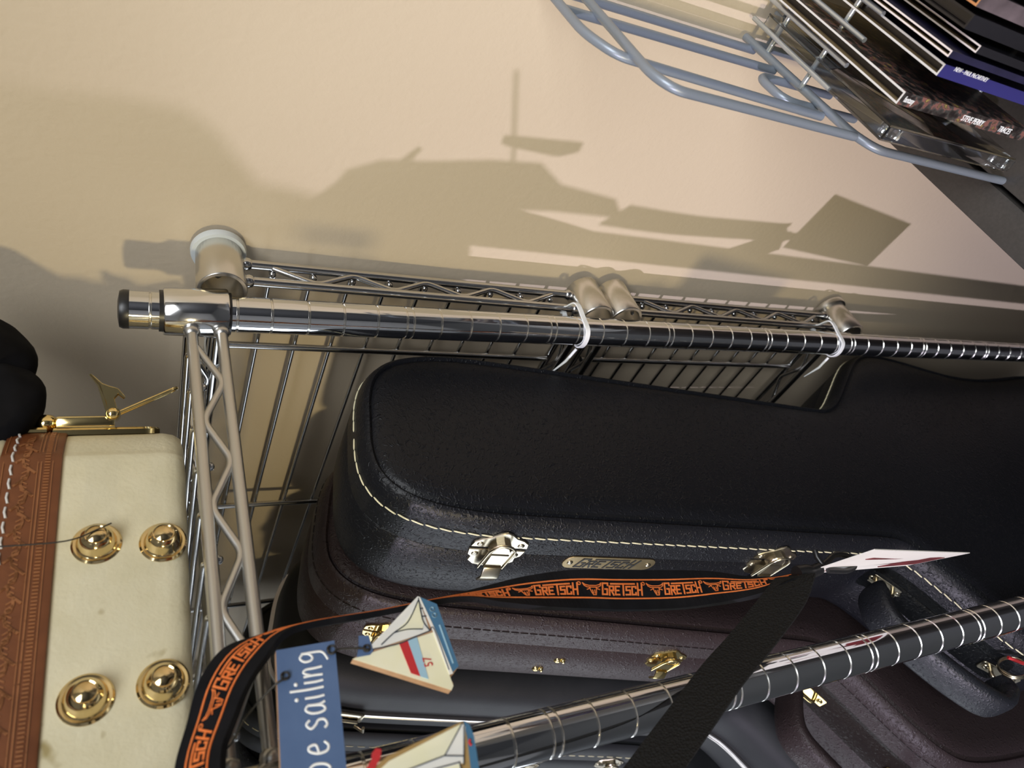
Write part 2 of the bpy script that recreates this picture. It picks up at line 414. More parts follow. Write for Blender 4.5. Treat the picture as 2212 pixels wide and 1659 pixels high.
def cable_tie(name, pts, label, w=.0042, th=.0012, tail=None):
    g = G(); C = crom(pts, 8, True); n = len(C); cen = sum(C, V()) / n
    ax = V((0, 1, 0)) if max(c.y for c in C) - min(c.y for c in C) < .002 else V((0, 0, 1)); vs = []
    for i, p in enumerate(C):
        t = (C[(i + 1) % n] - C[i - 1]).normalized(); s = (ax - t * ax.dot(t)).normalized(); nn = t.cross(s)
        for a, b in ((-w / 2, -th / 2), (w / 2, -th / 2), (w / 2, th / 2), (-w / 2, th / 2)): vs.append(p + s * a + nn * b)
    g.add(vs, [(i * 4 + k, i * 4 + (k + 1) % 4, ((i + 1) % n) * 4 + (k + 1) % 4, ((i + 1) % n) * 4 + k) for i in range(n) for k in range(4)])
    t = thing(name, C[0], label, 'cable tie')
    g.build('strap', 'whiteplastic', t)
    h = G(); q = C[int(n * .56)]; box(h, q - V((.003, .0035, .0028)), q + V((.003, .0035, .0028)), bev=.0006); h.build('lock_head', 'whiteplastic', t)
    if tail:
        h = G(); tube(h, [V(p) for p in tail], [.0013] * (len(tail) - 1) + [.0004], 8); h.build('tail', 'whiteplastic', t)
    adopt(t); return t
def loop_pts(z, yt, dz=.0):
    r = .0136
    return [(PX1 - r, PY0 + .001, z), (PX1 - r * .72, PY0 - r * .75, z + .001), (PX1 + .003, PY0 - r, z + .002), (PX1 + .018, PY0 - .016, z + .004), (.405, yt - .0045, z + .006), (.4105, yt, z + .006), (.405, yt + .0045, z + .005), (PX1 + .016, PY0 + .009, z + .002), (PX1 + .004, PY0 + r, z), (PX1 - r * .7, PY0 + r * .78, z)]
cable_tie('cable_tie', loop_pts(1.1555, .3716), 'white cable tie round the grooved post beside the two panel collars', tail=[(.372, .387, 1.156), (.369, .40, 1.162), (.372, .424, 1.170)])
cable_tie('cable_tie', loop_pts(.8265, .3740), 'white cable tie round the grooved post at the foot of the lower panel', tail=[(.372, .387, .827), (.369, .40, .832), (.371, .418, .838)])
cable_tie('cable_tie', [(.377, .425, 1.4515), (.384, .425, 1.4560), (.404, .425, 1.4565), (.4125, .425, 1.4520), (.404, .425, 1.4475), (.384, .425, 1.4468)], 'small white cable tie joining top shelf to wire panel near the gold latch', w=.0030)

# ------------------------------------------------------------------ guitar cases
def outline(k_end=1.):
    R = [(0, 0), (.026, .0008), (.048, .0068), (.0655, .0220), (.0765, .0460), (.0822, .078), (.084, .12), (.084, .25), (.084, .38), (.084, .485), (.0885, .506), (.101, .524), (.128, .550), (.156, .576), (.176, .598), (.1885, .622), (.1915, .648), (.189, .685), (.183, .725), (.179, .765), (.182, .81), (.193, .86), (.206, .91), (.211, .955), (.207, 1.0), (.191, 1.04), (.158, 1.067), (.10, 1.080), (0, 1.083)]
    R = [(u, w if w < .7 else .7 + (w - .7) * k_end) for u, w in R]
    Lf = [(-u, w) for u, w in R[1:-1]][::-1]
    C = crom([V((u, w, 0)) for u, w in R + Lf], 10, True)
    C = [V((c.x, c.y)) for c in C]
    n = len(C); tot = [0.]
    for i in range(n): tot.append(tot[-1] + (C[(i + 1) % n] - C[i]).length)
    m = 420; out = []; j = 0
    for i in range(m):
        s = tot[-1] * i / m
        while tot[j + 1] < s: j += 1
        f = (s - tot[j]) / max(tot[j + 1] - tot[j], 1e-9); out.append(C[j % n].lerp(C[(j + 1) % n], f))
    return out
def normals2(C):
    n = len(C); out = []
    for i in range(n):
        t = (C[(i + 1) % n] - C[i - 1]).normalized(); out.append(V((t.y, -t.x)))
    return out
class Case:
    def __init__(s, O, tilt, y0, depth, scale=1.):
        th = math.radians(tilt); s.y0 = y0; s.D = depth
        s.p = V((math.cos(th), 0, -math.sin(th))); s.a = V((math.sin(th), 0, math.cos(th))); s.O = V((O[0], y0, O[1]))
        need = None
        k = 1.
        for _ in range(30):
            C = outline(k); zmin = min((s.pt(c.x, c.y, 0)).z for c in C)
            k += (zmin - (BOT + .0055)) * .9
        s.C = outline(k); s.N = normals2(s.C)
        cen = sum(s.C, V((0, 0))) / len(s.C)
        # outward test
        i0 = len(s.C) // 2
        if s.N[5].y > 0: s.N = [-q for q in s.N]
        s.zmin = min((s.pt(c.x, c.y, 0)).z for c in s.C)
    def pt(s, u, w, t): return s.O + s.p * u - s.a * w + V((0, t, 0))
    def rings(s, g, prof, cap0=True, cap1=True):
        n = len(s.C); vs = []
        for ins, t in prof:
            for c, q in zip(s.C, s.N):
                r = c - q * ins; vs.append(s.pt(r.x, r.y, t))
        fs = [(j * n + i, j * n + (i + 1) % n, (j + 1) * n + (i + 1) % n, (j + 1) * n + i) for j in range(len(prof) - 1) for i in range(n)]
        if cap0: fs.append(tuple(range(n)))
        if cap1: fs.append(tuple((len(prof) - 1) * n + i for i in range(n)))
        g.add(vs, fs)
    def near(s, w, left=True):
        best = min((i for i in range(len(s.C)) if (s.C[i].x < -.01) == left), key=lambda i: abs(s.C[i].y - w))
        return best
    def frame(s, w, t, off=0., left=True):
        """frame on the side wall: X runs down along the outline, Y towards the lid, Z outwards"""
        i = s.near(w, left); c = s.C[i]; q = s.N[i]; n = len(s.C)
        tg = (s.C[(i + 2) % n] - s.C[i - 2]).normalized()
        if tg.y < 0: tg = -tg
        X = (s.p * tg.x - s.a * tg.y).normalized(); Z = (s.p * q.x - s.a * q.y).normalized(); Y = Z.cross(X)
        o = s.pt(c.x, c.y, t) + Z * off
        return frame(o, X, Y, Z)
    def along(s, t, off):
        return [s.pt((c + q * off).x, (c + q * off).y, t) for c, q in zip(s.C, s.N)]
def stitches(C, t, off, L, gap, r, mat, root, tilt=0.):
    P = C.along(t, off); n = len(P); acc = 0.; g = G(); pos = 0.
    cum = [0.]
    for i in range(n): cum.append(cum[-1] + (P[(i + 1) % n] - P[i]).length)
    def at(s):
        s %= cum[-1]
        lo = 0; hi = n
        while hi - lo > 1:
            md = (lo + hi) // 2
            if cum[md] <= s: lo = md
            else: hi = md
        return P[lo % n].lerp(P[(lo + 1) % n], (s - cum[lo]) / (cum[lo + 1] - cum[lo]))
    s = 0.
    while s < cum[-1] - L:
        a, b = at(s), at(s + L); md = at(s + L / 2)
        a = a + V((0, tilt, 0)); b = b - V((0, tilt, 0)); 
        tube(g, [a + (md - a) * .0, a.lerp(md, .3) + V((0, .0, 0)), md + (md - (a + b) / 2) * 0, b.lerp(md, .3), b], [r * .5, r, r, r, r * .5], 6); s += L + gap
    return g.build('stitching', mat, root)
SPLIT = .042
def tolex_case(name, O, tilt, y0, depth, mat, thread, label, cat='guitar case'):
    C = Case(O, tilt, y0, depth)
    base_pt = C.pt(0, .9, depth / 2); root = thing(name, (base_pt.x, base_pt.y, C.zmin), label, cat)
    g = G()
    C.rings(g, [(.030, -.0035), (.021, -.0030), (.0145, -.0012), (.0118, .0001), (.0107, .0014), (.0099, .0020), (.0090, .0009), (.0076, -.0002), (.0060, .0006), (.0040, .0030), (.0022, .0070), (.0006, .0125), (.0, .019), (-.0004, SPLIT - .0006), (.0006, SPLIT)])
    g.build('lid', mat, root, 60)
    g = G(); D = depth
    C.rings(g, [(.0006, SPLIT), (-.0004, SPLIT + .0006), (-.0004, D * .75), (.0004, D - .012), (.003, D - .005), (.008, D - .001), (.014, D), (.03, D)])
    g.build('base', mat, root, 60)
    return C, root
def dome(g, F, x, y, r, h):
    pr = [(r, 0), (r * .95, h * .35), (r * .7, h * .8), (r * .3, h), (.0001, h)]
    lathe(g, pr, F @ Matrix.Translation((x, y, 0)), 14)
def latch(F, root, mat, rot=0., s=1., lever_open=True, name='latch'):
    """drawbolt latch; Y of F points to the lid"""
    F = F @ Matrix.Rotation(rot, 4, 'Z') @ Matrix.Diagonal((s, s, 1, 1))
    up = [(-.020, .002), (-.0195, .008), (-.015, .012), (-.009, .0145), (-.004, .019), (0, .0205), (.004, .019), (.009, .0145), (.015, .012), (.0195, .008), (.020, .002)]
    lo = [(-.020, -.001), (.020, -.001), (.0195, -.008), (.0165, -.011), (.017, -.016), (.012, -.021), (.005, -.023), (-.005, -.023), (-.012, -.021), (-.017, -.016), (-.0165, -.011), (-.0195, -.008)]
    g = G(); prism(g, up, 0, .0016, F, .0006); prism(g, lo, 0, .0016, F, .0006)
    for x, y in ((-.0145, .006), (.0145, .006), (-.0145, -.0065), (.0145, -.0065)): dome(g, F @ Matrix.Translation((0, 0, .0014)), x, y, .0026, .0012)
    p = g.build(name, mat, root)
    g = G(); hook = [(-.0075, .000), (-.0075, .006), (-.005, .0105), (0, .0125), (.005, .0105), (.0075, .006), (.0075, 0)]
    prism(g, hook, .0012, .0072, F, .0018); g.build('hook', mat, p)
    g = G(); tube(g, fillet([F @ V(q) for q in ((-.0088, -.018, .006), (-.0088, .010, .0085), (0, .0165, .0085), (.0088, .010, .0085), (.0088, -.018, .006))], .007, 5), .0011, 8); g.build('bail', mat, p)
    g = G()
    prism(g, [(-.0068, .002), (.0068, .002), (.0068, -.014), (-.0068, -.014)], .0050, .0080, F, .0009)
    for y0, z0, y1, z1 in ((-.013, .0085, -.022, .0120), (-.0215, .0118, -.031, .0085)):
        A = F @ Matrix.Translation((0, (y0 + y1) / 2, (z0 + z1) / 2)) @ Matrix.Rotation(math.atan2(z1 - z0, y1 - y0) + math.pi, 4, 'X')
        h = math.hypot(y1 - y0, z1 - z0) / 2; box(g, (-.0066, -h, -.0011), (.0066, h, .0011), A, .001)
    if lever_open: g.build('lever', mat, p)
    return p
def bracket(F, root, mat, L=.042, w=.0125):
    g = G(); pl = [(-L / 2, -w / 2 + .002), (-L / 2 + .002, -w / 2), (L / 2 - .002, -w / 2), (L / 2, -w / 2 + .002), (L / 2, w / 2 - .002), (L / 2 - .002, w / 2), (-L / 2 + .002, w / 2), (-L / 2, w / 2 - .002)]
    prism(g, pl, 0, .0016, F, .0004)
    for x in (-L / 2 + .006, L / 2 - .006): dome(g, F @ Matrix.Translation((0, 0, .0014)), x, 0, .0033, .0018)
    A = [F @ V(q) for q in ((-.009, 0, .001), (-.009, 0, .010), (.009, 0, .010), (.009, 0, .001))]
    tube(g, fillet(A, .006, 4), .0021, 8)
    return g.build('handle_bracket', mat, root)
def handle(C, root, w0, w1, t, mat, out=.040, width=.034, th=.014, name='handle'):
    """padded grip between two outline stations on the left shoulder"""
    F0 = C.frame(w0, t); F1 = C.frame(w1, t)
    z = ((F0.col[2] + F1.col[2]) / 2).to_3d().normalized(); a = F0.translation + z * .010; b = F1.translation + z * .010; d = (b - a).normalized(); L = (b - a).length
    path = [a - d * .002, a - d * .006 + z * .012, a + d * .004 + z * (out - .004), a + d * L * .3 + z * (out + .004), a + d * L * .7 + z * (out + .004), b - d * .004 + z * (out - .004), b + d * .006 + z * .012, b + d * .002]
    C2 = crom(path, 8); g = G(); vs = []; m = 16; yv = V((0, 1, 0)); n = len(C2)
    for i, c in enumerate(C2):
        tg = (C2[min(i + 1, n - 1)] - C2[max(i - 1, 0)]).normalized(); nn = yv.cross(tg).normalized()
        f = i / (n - 1); k = 1. if .16 < f < .84 else .62 + .38 * min(f, 1 - f) / .16
        for q in range(m):
            an = 2 * math.pi * q / m; cx, sx = math.cos(an), math.sin(an)
            e = 2.8; X = math.copysign(abs(cx) ** (2 / e), cx); Y = math.copysign(abs(sx) ** (2 / e), sx)
            vs.append(c + yv * X * width / 2 * k + nn * Y * th / 2 * k)
    fs = [(i * m + q, i * m + (q + 1) % m, (i + 1) * m + (q + 1) % m, (i + 1) * m + q) for i in range(n - 1) for q in range(m)] + [tuple(range(m)), tuple((n - 1) * m + q for q in range(m))]
    g.add(vs, fs); return g.build(name, mat, root, 50)

# GRETSCH lettering as strokes (unit cap height, slanted)
LET = {'G': [[(.50, .80), (.50, .97), (.04, .97), (.04, .03), (.46, .03), (.46, .48), (.27, .48)]],
       'R': [[(.04, 0), (.04, .72), (.40, .72), (.40, .38), (.04, .38)], [(.2, .38), (.42, 0)]],
       'E': [[(.40, .72), (.04, .72), (.04, .03), (.40, .03)], [(.04, .38), (.33, .38)]],
       'T': [[(.22, 0), (.22, .94)], [(-.95, .94), (1.30, .94)]],
       'S': [[(.40, .70), (.04, .70), (.04, .40), (.40, .40), (.40, .03), (.02, .03)]],
       'C': [[(.40, .58), (.40, .70), (.04, .70), (.04, .03), (.40, .03), (.40, .18)]],
       'H': [[(.04, 0), (.04, .97)], [(.42, 0), (.42, .97)], [(.04, .42), (.42, .42)]]}
def logo(g, f, x0, y0, h, adv=.56, w=.13, shear=.28, h0=0., h1=.0003, sub=0.):
    x = 0.
    for ch in 'GRETSCH':
        for pl in LET[ch]:
            stroke(g, [((p[0] + x + p[1] * shear) * h + x0, p[1] * h + y0) for p in pl], w * h, f, h0, h1, True, sub)
        x += .64 if ch == 'G' else (.46 if ch == 'T' else adv)
    return x * h
def steer(g, f, x0, y0, h, w=.08, sub=0.):
    pls = [[(-.80, 1.0), (-.72, .78), (-.50, .66), (-.25, .64), (.25, .64), (.50, .66), (.72, .78), (.80, 1.0)], [(-.80, 1.0), (-.62, .86), (-.30, .78), (.30, .78), (.62, .86), (.80, 1.0)], [(-.30, .60), (-.22, .25), (-.12, .02), (.12, .02), (.22, .25), (.30, .60)], [(-.36, .52), (-.55, .45)], [(.36, .52), (.55, .45)], [(-.10, .40), (-.08, .15)], [(.10, .40), (.08, .15)]]
    for p in pls: stroke(g, [(a * h + x0, b * h + y0) for a, b in p], w * h, f, 0, .0003, True, sub)

# black case, cream stitching, nearest the camera
C1, r1 = tolex_case('guitar_case', (.3184, 1.3559), 8.8, .412, .118, 'tolex_black', 'thread_cream', 'black grained guitar case with cream stitching and engraved nameplate, front of the row')
stitches(C1, .0175, .0004, .0094, .0012, .00062, 'thread_cream', r1, .0006)
latch(C1.frame(.113, .034), r1, 'nickel', .0, 1.12)
latch(C1.frame(.370, .034), r1, 'nickel', .0, 1.12)
F = C1.frame(.216, .0500); g = G(); L2, H2 = .0430, .0092
pl = []
for k in range(9):
    a = math.pi / 2 + math.pi * k / 8; pl.append((-L2 + H2 * .9 + math.cos(a) * H2 * .9, math.sin(a) * H2))
for k in range(9):
    a = -math.pi / 2 + math.pi * k / 8; pl.append((L2 - H2 * .9 + math.cos(a) * H2 * .9, math.sin(a) * H2))
prism(g, pl, 0, .0014, F, .0003)
np_ = g.build('nameplate', 'brass', r1)
g = G()
for x in (-L2 + .0062, L2 - .0062):
    g = G(); dome(g, F @ Matrix.Translation((0, 0, .0013)), x, 0, .0027, .0014); g.build('rivet', 'nickel', np_)
g = G(); logo(g, lambda x, y, h: F @ V((x, y, .0013 + h)), -.0312, -.0068, .0136, .60, .12, .30, 0, .0004); g.build('engraved_lettering', 'engrave', np_)
bracket(C1.frame(.519, .052), r1, 'nickel', .040); bracket(C1.frame(.607, .052), r1, 'nickel', .040)
handle(C1, r1, .512, .602, .052, 'leather_handle', .036, .036, .015)
latch(C1.frame(.70, .045), r1, 'nickel')
adopt(r1)

# dark brown case behind it
C2, r2 = tolex_case('guitar_case', (.3174, 1.3635), 13.8, .541, .120, 'tolex_brown', 'thread_dark', 'dark brown grained guitar case with gold latches behind the black stitched case')
stitches(C2, .019, .0003, .0072, .0016, .0005, 'thread_dark', r2)
latch(C2.frame(.352, .046), r2, 'gold', 0., .95); latch(C2.frame(.070, .046), r2, 'gold', 0., .95); latch(C2.frame(.665, .046), r2, 'gold', 0., .95)
for w, t in ((.243, .070), (.232, .093)):
    g = G(); F = C2.frame(w, t); dome(g, F, 0, 0, .0042, .0028); dome(g, F, .0045, .002, .0026, .004); g.build('stud', 'gold', r2)
bracket(C2.frame(.523, .058), r2, 'gold', .042); bracket(C2.frame(.607, .062), r2, 'gold', .042)
handle(C2, r2, .514, .602, .058, 'tolex_brown', .052, .038, .016)
adopt(r2)

# hard black case with aluminium valance
C3 = Case((.3058, 1.3786), 14.2, .672, .125)
p3 = C3.pt(0, .9, .06); r3 = thing('guitar_case', (p3.x, p3.y, C3.zmin), 'smooth black moulded guitar case with aluminium edge trim behind the brown case', 'guitar case')
g = G(); C3.rings(g, [(.034, .004), (.028, .004), (.020, .007), (.012, .013), (.006, .022), (.003, .033), (.0018, .050), (.0012, .062)]); g.build('lid', 'hard_black', r3, 60)
g = G(); C3.rings(g, [(.0, .0625), (-.0022, .0625), (-.0026, .0645), (-.0018, .0652), (-.0018, .0668), (-.0026, .0675), (-.0022, .0695), (.0, .0695)]); g.build('edge_trim', 'aluminium', r3, 30)
g = G(); C3.rings(g, [(.0012, .0700), (.0018, .082), (.003, .098), (.007, .112), (.014, .121), (.028, .125)]); g.build('base', 'hard_black', r3, 60)
for w in (.085, .590):
    F = C3.frame(w, .066, .002); g = G(); box(g, (-.013, -.010, 0), (.013, .010, .0035), F, .0015); q = g.build('catch', 'nickel', r3)
    g = G(); box(g, (-.009, -.012, .004), (.009, .003, .0075), F @ Matrix.Rotation(.35, 4, 'X'), .0012); tube(g, [F @ V(z) for z in ((.008, -.012, .006), (.016, -.006, .012), (.014, .004, .012))], .0016, 8); g.build('catch_lever', 'nickel', q)
adopt(r3)

# black stitched case at the back, and one more behind
C4, r4 = tolex_case('guitar_case', (.318, 1.4005), 14.5, .835, .105, 'hard_black', 'thread_cream', 'smooth black guitar case with fine pale dashed stitching behind the aluminium trimmed case')
stitches(C4, .024, .0003, .0085, .0045, .0006, 'thread_cream', r4)
for w in (.36, .47):
    latch(C4.frame(w, .046), r4, 'nickel', 0., .9)
adopt(r4)
C5, r5 = tolex_case('guitar_case', (.30, 1.392), 14.5, .945, .112, 'tolex_black', 'thread_dark', 'black guitar case at the back of the row, mostly hidden')
adopt(r5)

# ------------------------------------------------------------------ cream western case lying on the top shelf
TOPZ = 1.4752
def plan_outline():
    R = [(0, .0), (.145, 0), (.172, .004), (.196, .021), (.2085, .052), (.212, .10), (.206, .165), (.188, .22), (.180, .265), (.186, .32), (.188, .37), (.172, .42), (.125, .46), (.085, .50), (.082, .60), (.082, .90), (.07, .985), (.035, 1.0), (0, 1.0)]
    Lf = [(-x, y) for x, y in R[1:-1]][::-1]
    C = crom([V((x, y, 0)) for x, y in R + Lf], 6, True); return [V((c.x, c.y)) for c in C]
CX = .1065; CY = .384
cw = thing('western_guitar_case', (CX, CY + .5, TOPZ), 'cream leather guitar case with tooled brown trim lying on the top shelf', 'guitar case')
PO = plan_outline(); PN = normals2(PO)
if PN[3].y > 0: PN = [-q for q in PN]
def plan_rings(g, prof, idx=None, cap=True):
    n = len(PO); vs = []
    for ins, z in prof: vs += [V((CX + (c - q * ins).x, CY + (c - q * ins).y, z)) for c, q in zip(PO, PN)]
    fs = [(j * n + i, j * n + (i + 1) % n, (j + 1) * n + (i + 1) % n, (j + 1) * n + i) for j in range(len(prof) - 1) for i in range(n)]
    if cap: fs += [tuple(range(n)), tuple((len(prof) - 1) * n + i for i in range(n))]
    g.add(vs, fs)
ZB = 1.5385; ZT = 1.5675
g = G(); plan_rings(g, [(.022, TOPZ), (.010, TOPZ + .0002), (.004, TOPZ + .0018), (.0012, TOPZ + .006), (0, TOPZ + .012), (0, ZB)]); g.build('base', 'cream', cw, 60)
g = G(); plan_rings(g, [(0, ZB - .0008), (-.0016, ZB - .0004), (-.0020, ZB + .0008), (-.0022, ZT - .004), (-.0014, ZT - .001), (.002, ZT)]); band = g.build('tooled_band', 'tooled', cw, 50)
g = G(); plan_rings(g, [(.0, ZT - .0005), (-.0008, ZT + .001), (0, ZT + .006), (.006, ZT + .011), (.02, ZT + .013)]); g.build('lid', 'cream', cw, 50)
# tooling: raised leaves, rules, bead row
nP = len(PO); cumP = [0.]
for i in range(nP): cumP.append(cumP[-1] + (PO[(i + 1) % nP] - PO[i]).length)
def on_band(s, z, h):
    """s metres from the middle of the near end towards the wall"""
    s0 = s % cumP[-1]; j = 0
    while cumP[j + 1] < s0: j += 1
    f = (s0 - cumP[j]) / (cumP[j + 1] - cumP[j]); c = PO[j].lerp(PO[(j + 1) % nP], f); q = PN[j].lerp(PN[(j + 1) % nP], f)
    c = c + q * (.0021 + h); return V((CX + c.x, CY + c.y, z))
g = G()
for zz, w in ((ZB + .0088, .0007), (ZB + .0104, .0005), (ZB + .0035, .0005), (ZT - .003, .0005)):
    stroke(g, [(x, zz) for x in [-.20 + .01 * i for i in range(46)]], w, lambda x, y, h: on_band(x, y, h), -.0002, .0004)
for i in range(190):
    x = -.16 + i * .0019; stroke(g, [(x, ZB + .0051), (x, ZB + .0069)], .0008, lambda x, y, h: on_band(x, y, h), -.0002, .0004)
random.seed(3)
for i in range(24):
    x = -.17 + i * .0150
    for sgn, dx in ((1, 0), (-1, .007)):
        zc = ZB + .0158 - sgn * .0012
        A = [(x + dx - .0055, zc - sgn * .0030), (x + dx - .003, zc - sgn * .0004), (x + dx, zc + sgn * .0022), (x + dx + .004, zc + sgn * .0026)]
        stroke(g, [(p.x, p.y) for p in crom([V((a, b, 0)) for a, b in A], 4)], .0013, lambda x, y, h: on_band(x, y, h), -.0002, .0005, True)
        for q in range(3):
            xx = x + dx - .003 + q * .0026; stroke(g, [(xx, zc), (xx + .0014, zc + sgn * .0022), (xx + .0035, zc + sgn * .0026)], .0007, lambda x, y, h: on_band(x, y, h), -.0002, .0004)
g.build('leaf_tooling', 'tooled_raised', band, 40)
g = G()
for i in range(44):
    x = -.19 + i * .0088; tube(g, [on_band(x, ZT - .0072, .0002), on_band(x + .0032, ZT - .0064, .0007), on_band(x + .0064, ZT - .0066, .0002)], .0006, 6)
g.build('stitching', 'card_white', band)
for x, z in ((.2155, 1.5195), (.2130, 1.4882), (.1355, 1.5210), (.1368, 1.4890)):
    F = frame((x, CY, z), (1, 0, 0), (0, 0, 1), (0, -1, 0)); g = G()
    lathe(g, [(.0118, -.001), (.0118, .0006), (.0108, .0016), (.0095, .0014), (.0086, .0022), (.0080, .0062), (.0070, .0088), (.0056, .0098), (.0052, .0104), (.0046, .0101), (.0030, .0112), (.0001, .0118)], F, 40)
    g.build('foot', 'brassfoot', cw, 40)
# open drawbolt latch on the wall-side corner
def side_frame(s, z):
    a = on_band(s - .004, z, 0); b = on_band(s + .004, z, 0); X = (b - a).normalized(); Z = X.cross(V((0, 0, 1))).normalized(); c = on_band(s, z, -.0021)
    return frame(c, V((0, 0, -1)), Z.cross(V((0, 0, -1))), Z)
FL = side_frame(.2055, 1.5245)   # X down, Z outwards
lt = G(); pl = [(-.021, -.0085), (.026, -.0085), (.033, -.006), (.036, 0), (.033, .006), (.026, .0085), (-.021, .0085)]
prism(lt, pl, 0, .0042, FL, .0012); lp = lt.build('latch', 'gold', cw)
g = G(); box(g, (-.020, -.0065, .004), (.011, .0065, .0115), FL, .0015); tube(g, [FL @ V((-.019, -.0068, .0045)), FL @ V((.011, -.0068, .0045))], .001, 8); g.build('hinge_block', 'gold', lp)
g = G()
blade = [(.0075, .011), (.0060, .020), (.0020, .030), (-.0030, .0365), (-.0020, .0375), (.0040, .0315), (.0075, .0300), (.0125, .0285), (.0165, .0235), (.0155, .0225), (.0125, .0250), (.0105, .0225), (.0120, .0165), (.0115, .011)]
FB = frame(FL @ V((0, 0, 0)), FL.col[0].to_3d(), FL.col[2].to_3d(), -FL.col[1].to_3d())
for o in (-.0055, .0035): prism(g, blade, o, o + .0016, FB, .0003)
prism(g, [(.0065, .012), (.0015, .030), (-.0032, .0368), (-.0020, .0375), (.0030, .031), (.0080, .012)], -.0055, .0051, FB)
g.build('lever', 'gold', lp)
g = G(); lathe(g, [(.0042, -.0075), (.0042, .0075)], FB @ Matrix.Translation((.0100, .0125, 0)), 16); dome(g, FB @ Matrix.Translation((.0100, .0125, .0075)), 0, 0, .0036, .0022)
g.build('pivot', 'gold', lp)
g = G(); tube(g, fillet([FB @ V(q) for q in ((.0115, .0125, .0062), (.0445, .0285, .0062), (.0462, .0293, 0), (.0445, .0285, -.0062), (.0115, .0125, -.0062))], .004, 4), .0011, 8); g.build('bail', 'gold', lp)
g = G(); FK = side_frame(.2055, 1.5555)
prism(g, [(-.010, -.008), (.007, -.008), (.010, 0), (.007, .008), (-.010, .008), (-.013, 0)], .002, .0048, FK, .0012); sphere(g, (.0062, 0, .0075), .0062, 16, 10, (1, 1.05, .9), FK)
g.build('strike_plate', 'gold', lp)
adopt(cw)

# black cloth bag on top of the cream case
def blob(name, c, s, amp, freq, label, cat, mat, seed=1):
    from mathutils import noise
    t = thing(name, (c[0], c[1], c[2] - s[2]), label, cat)
    bm = bmesh.new(); bmesh.ops.create_icosphere(bm, subdivisions=5, radius=1)
    for v in bm.verts:
        p = v.co.copy(); e = 3.2; d = (abs(p.x) ** e + abs(p.y) ** e + abs(p.z) ** e) ** (1 / e); p = p / d
        k = 1 + amp * noise.noise(p * freq + V((seed * 7.3, seed, 0)))
        v.co = V((c[0] + p.x * s[0] * k, c[1] + p.y * s[1] * k, max(c[2] + p.z * s[2] * k, c[2] - s[2] * .98)))
    g = G(); bm.verts.index_update(); g.add([v.co for v in bm.verts], [tuple(v.index for v in f.verts) for f in bm.faces]); bm.free()
    g.build('body', mat, t, 60); return t
LIDZ = ZT + .013
bg = blob('cloth_bag', (.175, .66, LIDZ + .058), (.190, .262, .062), .07, 2.4, 'soft black cloth bag lying on the cream guitar case', 'bag', 'black_cloth', 2)
def lump(c, r, sc):
    from mathutils import noise
    bm = bmesh.new(); bmesh.ops.create_icosphere(bm, subdivisions=4, radius=1); g = G()
    for v in bm.verts:
        p = v.co.copy(); k = r * (1 + .12 * noise.noise(p * 1.6 + V(c) * 9)); v.co = V((c[0] + p.x * k * sc[0], c[1] + p.y * k * sc[1], c[2] + p.z * k * sc[2]))
    bm.verts.index_update(); g.add([v.co for v in bm.verts], [tuple(v.index for v in f.verts) for f in bm.faces]); bm.free(); return g
lump((.352, .398, 1.6050), .047, (.85, .6, 1.)).build('sleeve_fold', 'black_cloth', bg)
lump((.322, .398, 1.5830), .033, (1.0, .6, 1.)).build('sleeve_fold', 'black_cloth', bg)
lump((.10, .405, 1.6050), .060, (2.6, .55, .55)).build('hem_fold', 'black_cloth', bg)
adopt(bg)

# ------------------------------------------------------------------ lanyard
class Ribbon:
    def __init__(s, pts, width):
        """pts: (position, width direction)"""
        P = crom([p for p, _ in pts], 10); W = crom([w for _, w in pts], 10)
        s.P = P; s.W = []; s.cum = [0.]; s.w = width
        n = len(P)
        for i in range(n):
            t = (P[min(i + 1, n - 1)] - P[max(i - 1, 0)]).normalized(); w = W[i] - t * W[i].dot(t); s.W.append(w.normalized())
            if i: s.cum.append(s.cum[-1] + (P[i] - P[i - 1]).length)
        s.L = s.cum[-1]
    def at(s, d, y, h):
        d = min(max(d, 0), s.L - 1e-6); lo = 0; hi = len(s.P) - 1
        while hi - lo > 1:
            m = (lo + hi) // 2
            if s.cum[m] <= d: lo = m
            else: hi = m
        f = (d - s.cum[lo]) / (s.cum[lo + 1] - s.cum[lo]); p = s.P[lo].lerp(s.P[lo + 1], f); w = s.W[lo].lerp(s.W[lo + 1], f).normalized()
        t = (s.P[lo + 1] - s.P[lo]).normalized(); return p + w * y + t.cross(w) * h
    def mesh(s, g, th=.0012):
        n = len(s.P); stroke(g, [(s.cum[i], 0) for i in range(n)], s.w, lambda x, y, h: s.at(x, y, h), -th, 0., False)
V3 = V
X_, Y_, Z_ = V((1, 0, 0)), V((0, 1, 0)), V((0, 0, 1))
